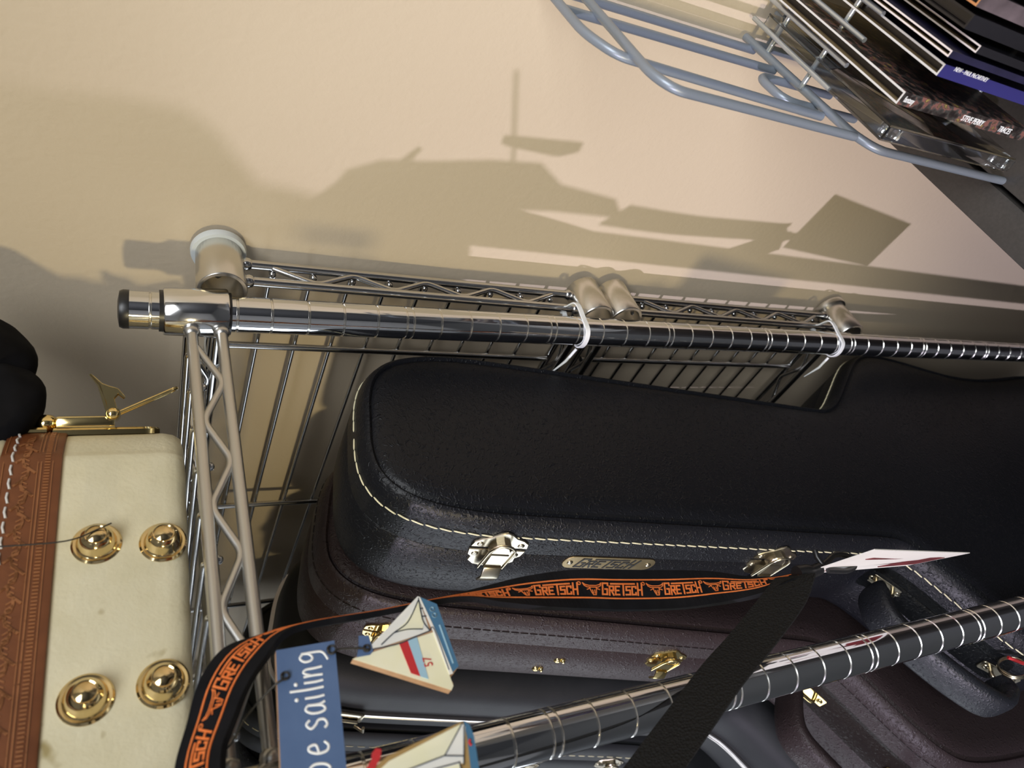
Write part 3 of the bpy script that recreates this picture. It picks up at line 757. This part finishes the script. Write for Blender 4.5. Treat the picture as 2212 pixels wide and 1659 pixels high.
lanR = Ribbon([(V((.062, .325, 1.4815)), V((.1, 1.15, .8))), (V((.080, .333, 1.4795)), V((.15, 1.15, .8))), (V((.0905, .336, 1.4776)), V((.2, 1.1, .85))), (V((.1023, .337, 1.4730)), V((.35, 1.0, .85))), (V((.1165, .338, 1.4672)), V((.55, .8, .8))),
    (V((.1290, .341, 1.4580)), V((.7, .75, .55))), (V((.1375, .344, 1.4450)), V((.45, 1, .3))), (V((.1415, .347, 1.4280)), V((.38, 1, .15))), (V((.1435, .350, 1.3930)), V((.38, 1, .1))), (V((.1472, .354, 1.3485)), V((.42, .95, .08))),
    (V((.1462, .356, 1.3202)), V((.75, .75, .05))), (V((.1450, .357, 1.2931)), V((.93, .40, .03))), (V((.1425, .358, 1.2616)), V((1, .08, 0))), (V((.1385, .359, 1.2323)), V((1, -.02, -.02))), (V((.1342, .360, 1.1939)), V((1, 0, -.05))), (V((.1315, .360, 1.1600)), V((.95, .25, -.06))), (V((.1259, .3528, 1.1358)), V((.75, .65, -.06))), (V((.1232, .3438, 1.1156)), V((.45, .9, -.06))), (V((.1216, .3366, 1.1036)), V((.40, .95, -.05)))], .0262)
ly = thing('lanyard', (.129, .36, 1.05), 'black neck lanyard with orange printed letters hanging from the shelf', 'lanyard')
g = G(); lanR.mesh(g, .0030); st = g.build('printed_strap', 'black_cloth', ly, 40)
g = G(); fm = lambda x, y, h: lanR.at(x, y, h + .0001)
for yy in (-.0062, .0062): stroke(g, [(i * .004, yy) for i in range(int(lanR.L / .004))], .0008, fm, 0, .0004, True)
g.build('border_print', 'orange', st, 40)
pitch = .0470
x = min((abs(lanR.P[i].z - 1.2487), lanR.cum[i]) for i in range(len(lanR.P)))[1] % pitch
while x < lanR.L - .05:
    g = G(); w = logo(g, fm, x, -.0039, .0078, .56, .12, .26, 0, .0004, .002)
    ring = [(x + w + .0022 + .0010 * math.cos(a * math.pi / 5), .0036 + .0010 * math.sin(a * math.pi / 5)) for a in range(11)]; stroke(g, ring, .0004, fm, 0, .0004)
    g.build('printed_word', 'orange', st, 40)
    g = G(); steer(g, fm, x + w + .0112, -.0042, .0080, .06, .002); g.build('printed_emblem', 'orange', st, 40); x += pitch
wdir = V((.66, .65, .37))
bkR = Ribbon([(V((.1185, .3335, 1.1125)), V((.30, .85, .25))), (V((.1150, .3335, 1.1200)), V((.45, .75, .35))), (V((.1049, .3347, 1.1360)), wdir), (V((.0857, .3391, 1.1735)), wdir), (V((.0725, .3422, 1.2016)), wdir), (V((.0530, .3464, 1.2374)), wdir), (V((.0388, .3490, 1.2636)), wdir), (V((.021, .3515, 1.296)), wdir), (V((-.005, .3545, 1.343)), wdir)], .0262)
def woven():
    m, nt, b = nodes('black_webbing'); v = coords(nt)
    wv = N(nt, 'ShaderNodeTexVoronoi'); wv.inputs['Scale'].default_value = 620; nt.links.new(v, wv.inputs['Vector'])
    b.inputs['Base Color'].default_value = (.0065, .0065, .0065, 1); b.inputs['Roughness'].default_value = .75; b.inputs['Specular IOR Level'].default_value = .25
    add_bump(nt, b, wv.outputs['Distance'], .9, .0008); return m
M['webbing'] = woven()
g = G(); bkR.mesh(g, .0014); g.build('woven_strap', 'webbing', ly, 40)
g = G()
tube(g, crom([V(q) for q in ((.1305, .3600, 1.078), (.1300, .3585, 1.066), (.1308, .358, 1.058))], 5), [.0055] * 5 + [.0042] * 6, 10)
tube(g, fillet([V(q) for q in ((.1305, .358, 1.062), (.1345, .357, 1.048), (.1395, .357, 1.036), (.1360, .357, 1.0240), (.1285, .357, 1.0235), (.1255, .357, 1.034), (.1285, .357, 1.052))], .006, 5), .0020, 10)
tube(g, [V((.1330, .357, 1.054)), V((.1385, .356, 1.056)), V((.1430, .355, 1.0555))], .0019, 8)
lc = g.build('lobster_clasp', 'blackplastic', ly); lc.data.transform(Matrix.Translation((-.0094, -.025, .0325)))
def camp(x, y, z): return V((x, y, z))
tg = [V((.1244, .3453, 1.0940)), V((.1113, .2876, 1.0902)), V((.1045, .3037, .9751)), V((.1206, .3539, .9719))]
def quad_slab(g, q, th):
    n = (q[1] - q[0]).cross(q[3] - q[0]).normalized() * th / 2
    g.add([p + n for p in q] + [p - n for p in q], [(0, 1, 2, 3), (7, 6, 5, 4), (0, 4, 5, 1), (1, 5, 6, 2), (2, 6, 7, 3), (3, 7, 4, 0)])
HT = ly
g = G(); quad_slab(g, tg, .0006); ht = g.build('hang_tag', 'card_white', ly)
def bil(q, u, v): return q[0].lerp(q[1], u).lerp(q[3].lerp(q[2], u), v)
g = G()
for u0, v0, u1, v1 in ((.12, .62, .72, .96), (.30, .45, .55, .66), (.10, .12, .20, .40), (.62, .18, .68, .60)):
    quad_slab(g, [bil(tg, u0, v0), bil(tg, u1, v0 + .04), bil(tg, u1 - .05, v1), bil(tg, u0 + .05, v1)], .0012)
g.build('tag_print', 'tagprint', ht); adopt(ly)

# ------------------------------------------------------------------ painted wooden garland pieces
YS = .330
def plane_frame(y): return frame((0, y, 0), X_, Z_, -Y_)     # 2-D (x, z), outwards to the viewer
FS = plane_frame(YS)
sgn = thing('wooden_sign', (.08, YS, 1.419), 'blue wooden sign with white hand lettering hanging before the rack', 'sign')
so = [(.1238, 1.4452), (.1241, 1.4191), (.0697, 1.4223), (.030, 1.4246), (-.010, 1.4270), (-.012, 1.4530), (.0756, 1.4482)]
g = G(); prism(g, so, -.0045, .0, FS, 0); bd = g.build('board', 'woodedge', sgn)
g = G(); prism(g, so, .0, .0004, FS, 0); g.build('painted_face', 'signblue', sgn)
# handwriting, x advances to the wall, slightly tilted baseline
def hand(g, pls, x0, s, r):
    bx = V((1., -.056)).normalized(); by = V((-bx.y, bx.x)); o = V((x0, 1.4288 - (x0 - .07) * .055))
    for p in pls:
        pts = [o + bx * a * s * .84 + by * b * s for a, b in p]
        C = crom([FS @ V((q.x, q.y, .0001)) for q in pts], 5) if len(pts) > 1 else None
        if C: tube(g, C, r, 8)
        else: sphere(g, FS @ V((pts[0].x, pts[0].y, .0001)), r * 1.5, 10, 6)
HW = {'b': [[(.0, 1.9), (.03, 1.0), (.03, .15)], [(.03, .75), (.3, 1.0), (.55, .75), (.5, .25), (.25, .0), (.03, .2)]],
      'e': [[(.05, .5), (.5, .62), (.45, .95), (.2, .95), (.02, .55), (.1, .1), (.4, .0), (.65, .2)]],
      's': [[(.55, .85), (.3, 1.02), (.05, .8), (.25, .55), (.5, .4), (.5, .1), (.2, -.03), (.0, .12)]],
      'a': [[(.5, .9), (.25, 1.0), (.03, .7), (.03, .25), (.2, .0), (.45, .2), (.52, .9)], [(.52, .9), (.52, .3), (.66, .0)]],
      'i': [[(.05, 1.0), (.06, .4), (.12, .0)], [(.02, 1.42)]],
      'l': [[(.04, 1.75), (.05, .8), (.12, .0)]],
      'n': [[(.0, 1.0), (.05, .5), (.05, .0)], [(.05, .6), (.25, .98), (.45, .85), (.5, .4), (.56, .0)]],
      'g': [[(.5, 1.0), (.25, 1.12), (.02, .9), (.05, .58), (.25, .46), (.5, .65), (.54, 1.05)], [(.54, 1.05), (.60, .25), (.56, -.05), (.36, -.22), (.02, -.36)]]}
g = G()
for ch, x in (('b', .0702), ('e', .0775), ('s', .0868), ('a', .0928), ('i', .0988), ('l', .1022), ('i', .1050), ('n', .1078), ('g', .1140)):
    hand(g, HW[ch], .0700 + (x - .0702) * 1.06 - .0004, .0083, .00062)
g.build('lettering', 'letterwhite', sgn)
def wire(name, pts, root, r=.00045):
    g = G(); tube(g, crom([V(p) for p in pts], 6), r, 6); return g.build(name, 'engrave', root)
def coil(c, r, turns=1.6, y=YS - .0012):
    return [(c[0] + r * (1 - .25 * k / 14) * math.cos(k * turns * 2 * math.pi / 14), y - .0003 * (k % 3), c[1] + r * (1 - .25 * k / 14) * math.sin(k * turns * 2 * math.pi / 14)) for k in range(15)]
wire('hanging_wire', coil((.1196, 1.4212), .0021) + [(.1195, YS - .001, 1.418), (.1189, YS - .001, 1.4120), (.1180, YS - .001, 1.4075)], sgn)
wire('hanging_wire', coil((.1115, 1.4427), .0018) + [(.1085, YS - .001, 1.4475), (.1020, YS + .012, 1.458), (.0960, YS + .030, 1.4640), (.092, YS + .035, 1.4735), (.083, YS + .02, 1.4800)], sgn)
adopt(sgn)
def poly_part(pts, h0, h1, F, name, mat, root, cham=0.):
    g = G(); prism(g, pts, h0, h1, F, cham); return g.build(name, mat, root, 30)
b1 = thing('sailboat_ornament', (.115, YS, 1.363), 'painted wooden sailboat ornament with red stripe hanging below the blue sign', 'ornament')
ol = [(.1142, 1.4121), (.0918, 1.3689), (.0946, 1.3672), (.0985, 1.3684), (.0990, 1.3660), (.1019, 1.3626), (.1342, 1.3658), (.1396, 1.3745), (.1180, 1.4042)]
hs = poly_part(ol, -.0050, 0, FS, 'body', 'woodedge', b1)
poly_part([(.1142, 1.4121), (.0918, 1.3689), (.0935, 1.3676), (.1204, 1.3709)], 0, .0005, FS, 'mainsail', 'sailcream', b1)
poly_part([(.1398, 1.3747), (.1180, 1.4042), (.1150, 1.4090), (.1167, 1.4025), (.1212, 1.3727)], 0, .0005, FS, 'jib_sail', 'sailwhite', b1)
poly_part([(.1378, 1.3749), (.1322, 1.3790), (.1273, 1.3840), (.1231, 1.3907), (.1234, 1.3836), (.1225, 1.3762), (.1262, 1.3747), (.1322, 1.3755)], .0004, .0008, FS, 'jib_panel', 'sailcream', b1)
poly_part([(.1395, 1.3742), (.1342, 1.3658), (.1019, 1.3626), (.0993, 1.3669), (.1204, 1.3700), (.1256, 1.3716)], 0, .0007, FS, 'hull', 'boatblue', b1)
poly_part([(.1395, 1.3748), (.1390, 1.3738), (.1200, 1.3697), (.0990, 1.3664), (.0987, 1.3682), (.1204, 1.3712)], .0005, .0010, FS, 'rail', 'sailwhite', b1)
poly_part([(.1243, 1.4077), (.1237, 1.4029), (.1160, 1.4023), (.1146, 1.4040), (.1145, 1.4103), (.1195, 1.4085)], 0, .0009, FS, 'flag', 'signblue', b1)
poly_part([(.1174, 1.3892), (.1029, 1.3866), (.1006, 1.3825), (.1182, 1.3848)], .0004, .0008, FS, 'red_stripe', 'red', b1)
poly_part([(.1182, 1.3848), (.1006, 1.3825), (.0986, 1.3789), (.1191, 1.3799)], .0004, .0008, FS, 'blue_stripe', 'lightblue', b1)
g = G(); ff = lambda x, y, h: FS @ V((x, y, h))
for pts in ([(.1376, 1.3750), (.1273, 1.3828), (.1231, 1.3907), (.1184, 1.3979)], [(.1231, 1.3907), (.1236, 1.3836), (.1226, 1.3762)], [(.1169, 1.4024), (.1174, 1.3896), (.1197, 1.3797), (.1212, 1.3727)], [(.1388, 1.3747), (.1321, 1.3751), (.1261, 1.3750), (.1212, 1.3727)], [(.1332, 1.3752), (.1330, 1.3735)], [(.1290, 1.3749), (.1288, 1.3728)], [(.1212, 1.3727), (.1214, 1.3704), (.1010, 1.3680)]):
    tube(g, crom([ff(a, b, .0009) for a, b in pts], 6), .00028)
g.build('painted_lines', 'ink', b1)
g = G()
for x, z in ((.1318, 1.3690), (.1286, 1.3686)): stroke(g, [(x + .0010 * math.cos(a * math.pi / 5), z + .0010 * math.sin(a * math.pi / 5)) for a in range(10)], .0005, ff, .0007, .0011)
stroke(g, [(.1230, 1.3672), (.1040, 1.3652)], .0007, ff, .0007, .0011); g.build('portholes', 'lightblue', b1)
text('sail_number', '57', 'red', frame((.1042, YS - .0008, 1.3752), (1, 0, .06), (-.06, 0, 1), (0, -1, 0)), .0062, b1, .8)
wire('hanging_wire', coil((.1176, 1.4052), .0016) + [(.1185, YS - .002, 1.410)], b1)
adopt(b1)
YB = .300; FB2 = plane_frame(YB); fb = lambda x, y, h: FB2 @ V((x, y, h))
b2 = thing('sailboat_ornament', (.06, YB, 1.376), 'painted wooden sailboat ornament with small red pennant in front of the nearer post', 'ornament')
ol = [(.0703, 1.3791), (.0678, 1.3770), (.0635, 1.3764), (.030, 1.3800), (.020, 1.3850), (.052, 1.4270), (.060, 1.4215), (.0640, 1.4130)]
poly_part(ol, -.0055, 0, FB2, 'body', 'woodedge_ochre', b2)
poly_part([(.0694, 1.3800), (.0620, 1.4130), (.0580, 1.4205), (.0560, 1.4150), (.0590, 1.3905)], 0, .0005, FB2, 'jib_sail', 'sailcream', b2)
poly_part([(.0694, 1.3800), (.0590, 1.3905), (.0565, 1.4120), (.0545, 1.4150), (.0548, 1.3830), (.0680, 1.3788)], 0, .0006, FB2, 'mast_panel', 'sailwhite', b2)
poly_part([(.0545, 1.4160), (.0550, 1.3850), (.024, 1.3860), (.050, 1.4230)], 0, .0005, FB2, 'mainsail', 'sailcream', b2)
poly_part([(.0703, 1.3789), (.0678, 1.3768), (.0635, 1.3762), (.030, 1.3798), (.028, 1.3830), (.0540, 1.3805), (.0640, 1.3790)], 0, .0008, FB2, 'hull', 'boatblue', b2)
g = G()
for pts in ([(.0694, 1.3800), (.0590, 1.3905), (.0565, 1.4140)], [(.0590, 1.3905), (.0572, 1.3828)], [(.0550, 1.4160), (.0553, 1.3850), (.026, 1.3860)], [(.0680, 1.3795), (.054, 1.3835)]):
    stroke(g, pts, .0004, fb, .0006, .0010)
g.build('painted_lines', 'ink', b2)
poly_part([(.0676, 1.4172), (.0668, 1.4152), (.0640, 1.4160), (.0605, 1.4190), (.0612, 1.4225), (.0640, 1.4195), (.0662, 1.4190)], .0, .0010, FB2, 'pennant', 'red', b2)
g = G()
for k in range(3): sphere(g, (.0622 - .0008 * k, YB - .0012, 1.3787 + .0004 * (k % 2)), .0006, 8, 6)
g.build('flower_dots', 'red', b2)
adopt(b2)
lw = thing('loose_wire', (.15, .375, 1.52), 'thin dark loose wire bent across the cream case above its feet', 'wire')
wire('strand', [(.2119, .3720, 1.5632), (.2115, .3720, 1.5387), (.2129, .3720, 1.5279), (.2166, .3720, 1.5200), (.2203, .3720, 1.5126)], lw, .0004); adopt(lw)

# ------------------------------------------------------------------ key ring on the black case handle
kr = thing('key_ring', (.047, .442, .765), 'steel split ring with red cord hanging from the black case handle', 'key ring')
KF = frame((.0415, .440, .797), (.75, .25, -.6), (.3, .55, .77), V((.75, .25, -.6)).cross(V((.3, .55, .77))).normalized())
g = G(); tube(g, [KF @ V((.0120 * math.cos(a * math.pi / 14), .0120 * math.sin(a * math.pi / 14), 0)) for a in range(28)], .0011, 8, True)
tube(g, [KF @ V((.0120 * math.cos(a * math.pi / 14), .0120 * math.sin(a * math.pi / 14), .0019)) for a in range(28)], .0010, 8, True); g.build('split_ring', 'nickel', kr)
g = G(); tube(g, [V((.0505, .436, .800)), V((.043, .434, .790)), V((.034, .430, .772)), (.022, .425, .755)], .0016, 8); g.build('red_cord', 'red', kr)
g = G(); box(g, (.022, .4320, .760), (.036, .4345, .783), bev=.0008); g.build('key', 'gold', kr); adopt(kr)

# ------------------------------------------------------------------ black cabinet with the disc rack
CT = .951
cb = thing('cabinet', (.28, -.25, 0), 'dark grey cabinet top under the wire disc rack against the wall', 'cabinet')
g = G(); box(g, (.10, -.62, 0), (WALL - .002, .128, CT), bev=.002); g.build('carcass', 'cabinet', cb)
g = G(); box(g, (.10, .131, 0), (WALL - .002, .1575, CT), bev=.0012); g.build('end_panel', 'cabinet', cb)
g = G(); box(g, (.112, -.612, .06), (WALL - .01, .1305, CT - .02)); g.build('gap_filler', 'groove', cb); adopt(cb)
ra = thing('disc_rack', (.37, .0, CT), 'grey wire disc rack with open end frame standing on the dark cabinet', 'disc rack')
RF = .1253; rr = .0028
def rod(pts, r=rr, f=.012, mat='rackwire', name='rod', root=None, seg=10):
    g = G(); tube(g, fillet([V(p) for p in pts], f, 6), r, seg); return g.build(name, mat, root or ra)
# end frame of the upper tier
rod([(.440, RF, 1.2610), (.3295, RF, 1.2545), (.3165, RF, 1.2450), (.3145, RF, 1.1010)], name='end_frame_rod', f=.009)
rod([(.440, RF + .004, 1.2830), (.3740, RF + .004, 1.2780), (.3530, RF + .004, 1.2640), (.3430, RF + .004, 1.1050)], name='end_frame_rod', f=.010)
for x in (.4010, .4300): rod([(x, RF + .004, 1.279), (x, RF + .004, 1.107)], name='end_frame_rod')
# lower tier end frame
rod([(.440, RF, 1.1120), (.3170, RF, 1.1000), (.3030, RF, 1.0890), (.3027, RF, CT)], name='lower_frame_rod', f=.012)
rod([(.3560, RF + .005, 1.06), (.3560, RF + .005, 1.1290), (.3870, RF + .005, 1.1330), (.3870, RF + .005, 1.06)], name='lower_frame_rod', f=.012)
rod([(.4300, RF, 1.1110), (.4300, RF, CT + rr)], name='lower_frame_rod')
rod([(.3300, RF, .9765), (.4300, RF, .9765)], .0022, name='floor_rod'); rod([(.3500, RF, .9765), (.3500, -.16, .9765)], .0022, name='floor_rod'); rod([(.4100, RF, .9765), (.4100, -.16, .9765)], .0022, name='floor_rod')
for i in range(14):
    y = .112 - i * .016
    rod([(.4395, y, 1.1145), (.3433, y, 1.1135)], .00165, mat='rackwire_bright', name='divider_wire'); g = G(); sphere(g, (.3433, y, 1.1135), .0019, 10, 8); 
    rod([(.4395, y - .0075, 1.0990), (.3600, y - .0075, 1.0990)], .0014, mat='rackwire', name='divider_wire')
for x in (.3697, .4155): rod([(x, RF, 1.1085), (x, -.12, 1.1085)], .0018, mat='rackwire_bright', name='cross_wire')
rod([(.4345, RF, 1.0940), (.4345, -.12, 1.0940)], .0018, name='cross_wire')
adopt(ra)

DX = .2867; DZ = .990
def spine_frame(y, z): return frame((DX, y, z), (0, 0, -1), (0, -1, 0), (-1, 0, 0))
def jewel():
    y0, y1 = .1030, .1133; z0, z1 = .985, 1.1145; x1 = DX + .1415
    t = thing('jewel_case', (DX + .07, .108, z0), 'clear empty plastic disc case at the rack end nearest the wall corner', 'disc case', )
    for a, b, nm in ((y0, y0 + .0013, 'front_cover'), (y1 - .0013, y1, 'back_cover')):
        g = G(); box(g, (DX + .001, a, z0), (x1, b, z1), bev=.0003); g.build(nm, 'clear', t)
    g = G(); box(g, (DX, y0 + .0014, z0), (DX + .0012, y1 - .0014, z1)); g.build('spine', 'clear', t)
    g = G(); box(g, (DX + .0018, y0 + .0016, z1 - .0014), (x1 - .0004, y1 - .0016, z1 - .0003)); g.build('top_rim', 'clear', t)
    g = G()
    for z in (z1 - .0150, z0 + .002): box(g, (DX + .0018, y0 + .0018, z), (DX + .010, y1 - .0018, z + .0115), bev=.0006)
    g.build('hinge_block', 'clear', t)
    adopt(t)
jewel()
def digipak(y0, y1, ztop, art_, spine, label, lettering=(), thick=.0011, edge='card_white', inside='card_inside', dx=0., lean=0., tray=True):
    z0 = ztop - .1245; x0 = DX + dx; x1 = x0 + .138
    t = thing('disc_sleeve', (x0 + .07, (y0 + y1) / 2, z0), label, 'disc case', 'card disc cases in the wire rack')
    g = G()
    def slab(lo, hi, m_art, face):
        o = len(g.f); box(g, lo, hi)
        for k in range(o, len(g.f)):
            vs = [V(g.v[i]) for i in g.f[k]]; nn = (vs[1] - vs[0]).cross(vs[2] - vs[0]).normalized()
            g.m[k] = 1 if nn.dot(V(face)) > .9 else (2 if abs(nn.z) > .9 or abs(nn.x) > .9 else 0)
    slab((x0, y0, z0), (x1, y0 + thick, ztop), 1, (0, -1, 0)); slab((x0, y1 - thick, z0), (x1, y1, ztop), 1, (0, 1, 0))
    sp0 = len(g.f); box(g, (x0, y0 + thick, z0), (x0 + thick, y1 - thick, ztop))
    g.m = [m for m in g.m]
    for k in range(len(g.f)):
        vs = [V(g.v[i]) for i in g.f[k]]; c = sum(vs, V()) / len(vs)
        if max(abs(v.x - x0) for v in vs) < 1e-5: g.m[k] = 3
        elif k >= sp0 and max(abs(v.z - ztop) for v in vs) < 1e-5: g.m[k] = 2
    g.build('cover', [inside, art_, edge, spine], t)
    if tray:
        g = G(); box(g, (x0 + .003, y0 + thick + .0002, z0 + .003), (x1 - .002, y1 - thick - .0002, ztop - .007)); g.build('tray', 'dark_tray', t)
    for nm, body, zoff, size, sx, yo in lettering:
        text(nm, body, 'letterwhite', spine_frame(y1 + yo, ztop - zoff) @ Matrix.Translation((0, 0, .00015 - dx)), size, t, sx)
    adopt(t); return t
digipak(.0838, .0912, 1.1245, 'floral', 'floral', 'card disc case with dark floral spine beside the clear empty case',
        (('label_name', 'fantasy', .003, .0048, .64, -.0022), ('artist_name', 'STEVE PERRY', .058, .0050, .74, -.0016), ('album_title', 'TRACES', .096, .0050, .74, -.0016)))
digipak(.0648, .0715, 1.1120, 'navyart', 'blue_spine', 'card disc case with plain blue spine and open white top',
        (('spine_title', 'NEW – PAUL McCARTNEY', .009, .0034, .78, -.0050),))
digipak(.0570, .0605, 1.1200, 'navyart', 'navyart', 'thin card disc sleeve with pale edges beside the blue spine', edge='paper', tray=False, dx=-.004, thick=.0009)
digipak(.0500, .0540, 1.1060, 'black_gloss', 'black_gloss', 'thin black disc sleeve with splayed paper edges in the rack', edge='paper', tray=False, dx=-.006, thick=.0008)
digipak(.0395, .0468, 1.1190, 'black_gloss', 'black_gloss', 'black glossy disc case in the middle of the rack', edge='black_gloss', inside='black_gloss')
digipak(.0285, .0362, 1.1230, 'purpleart', 'purpleart', 'grey purple printed disc case with an orange top edge', edge='orangeedge', inside='darkart')
digipak(.0175, .0250, 1.1190, 'black_gloss', 'black_gloss', 'black disc case with a white rim towards the frame corner', edge='card_white', inside='black_gloss')
digipak(.0060, .0140, 1.1210, 'darkart', 'black_gloss', 'dark printed disc case nearest the upper right frame corner', edge='black_gloss', inside='black_gloss')

# ------------------------------------------------------------------ unseen shapes added between lamp and wall to cast shadows
XC = -.06
def outline_thing(name, pts, th, label, cat, mat, XC=-.06):
    t = thing(name, (XC, sum(p[0] for p in pts) / len(pts), min(p[1] for p in pts)), label, cat)
    g = G(); prism(g, pts, 0, th, frame((XC, 0, 0), Y_, Z_, X_), .0); g.build('body', mat, t, 40); adopt(t); return t

outline_thing('broad_shadow_caster', [(0.4180, 2.2206), (0.4180, 1.8706), (0.4157, 1.8496), (0.4162, 1.8271), (0.4236, 1.8154), (0.4355, 1.8059), (0.4453, 1.7976), (0.4446, 1.7903), (0.4477, 1.7704), (0.4677, 1.7304), (0.6477, 1.7204), (0.6477, 2.2206)], .06, 'thick black outline added out of view to cast the soft upper wall shadow', 'bag', 'black_cloth', -.6)  # added shape, cut to cast the soft shadow high on the wall
tgy = outline_thing('patch_shadow_caster', [(0.3775, 1.5721), (0.3644, 1.5611), (0.3558, 1.5574), (0.3466, 1.5404), (0.3427, 1.5130), (0.3352, 1.4762), (0.3315, 1.4420), (0.3442, 1.4217), (0.3489, 1.3755), (0.3628, 1.3618), (0.3647, 1.4164), (0.3732, 1.4914), (0.3843, 1.5131), (0.3939, 1.5552), (0.3928, 1.5722)], .008, 'flat brown outline added out of view to cast a shadow patch on the wall', 'ornament', 'caster_brown')  # added shape, outline traced back from the shadow patch it casts
g = G(); tube(g, [(-.056, 0.2777, 1.4800), (-.056, 0.3568, 1.4508)], .0013); q = g.build('streak_shadow_rod', 'caster_brown', tgy); q.data.transform(Matrix.Translation(-tgy.location))  # added rod, casts a thin streak of shadow

# ------------------------------------------------------------------ lights and camera
def spot(name, loc, aim, energy, col, rad, angle, blend):
    l = bpy.data.lights.new(name, 'SPOT'); l.energy = energy; l.color = col; l.shadow_soft_size = rad
    l.spot_size = math.radians(angle); l.spot_blend = blend
    o = bpy.data.objects.new(name, l); COL.objects.link(o); o.location = loc
    o.rotation_euler = (V(aim) - V(loc)).to_track_quat('-Z', 'Y').to_euler(); return o
def area(name, loc, aim, energy, col, sx, sy):
    l = bpy.data.lights.new(name, 'AREA'); l.shape = 'RECTANGLE'; l.size = sx; l.size_y = sy; l.energy = energy; l.color = col
    o = bpy.data.objects.new(name, l); COL.objects.link(o); o.location = loc
    o.rotation_euler = (V(aim) - V(loc)).to_track_quat('-Z', 'Y').to_euler(); return o
spot('ceiling_spot', (-2.152, .648, 2.348), (WALL, .25, .44), 205, (.94, .86, 1.06), .012, 43, 1.)
spot('shaded_lamp', (-1.9, .08, 1.58), (WALL, .28, 1.34), 64, (1., .83, .47), .06, 36, 1.)
area('fill_light', (-.60, -1.05, 2.47), (-.60, -1.05, 0), 44, (.94, .97, 1.), 1.0, 1.4)  # added soft fill from above, stands for no known fixture
# unseen glowing pane added for cool fill and sheen on the case sides
g = G(); box(g, (-2.25, 2.672, .12), (-.75, 2.680, 2.1)); pane = g.build('fill_pane_1', M['fill_glow']); pane['kind'] = 'structure'
g = G()
for lo, hi in (((-2.33, 2.65, .0), (-2.25, 2.68, 2.18)), ((-.75, 2.65, .0), (-.67, 2.68, 2.18)), ((-2.25, 2.65, 2.1), (-.75, 2.68, 2.18)), ((-2.25, 2.65, 0), (-.75, 2.68, .12)), ((-1.53, 2.655, .12), (-1.47, 2.68, 2.1))): box(g, lo, hi)
fr = g.build('trim_1', 'ceiling'); fr['kind'] = 'structure'
w = bpy.data.worlds.new('room_world'); SC.world = w; w.use_nodes = True
w.node_tree.nodes['Background'].inputs['Color'].default_value = (.5, .5, .5, 1); w.node_tree.nodes['Background'].inputs['Strength'].default_value = .02

cam = bpy.data.cameras.new('camera'); cam.sensor_width = 36; cam.lens = 36 * 1540 / 2212; cam.clip_start = .01; cam.clip_end = 30
cam.dof.use_dof = True; cam.dof.focus_distance = .53; cam.dof.aperture_fstop = 10
co = bpy.data.objects.new('camera', cam); COL.objects.link(co)
S = V((-.29486038, -.76262607, .57572461)); Lr = V((-.35671986, .64680582, .67408692)); U = V((-.88645829, -.00661088, -.46276128))
co.matrix_world = Matrix(((S.x, -S.y, -S.z, 0), (Lr.x, -Lr.y, -Lr.z, 0), (U.x, -U.y, -U.z, 1.5), (0, 0, 0, 1)))
SC.camera = co
vs = SC.view_settings; vs.view_transform = 'Standard'; vs.look = 'None'; vs.gamma = 1; vs.exposure = .13
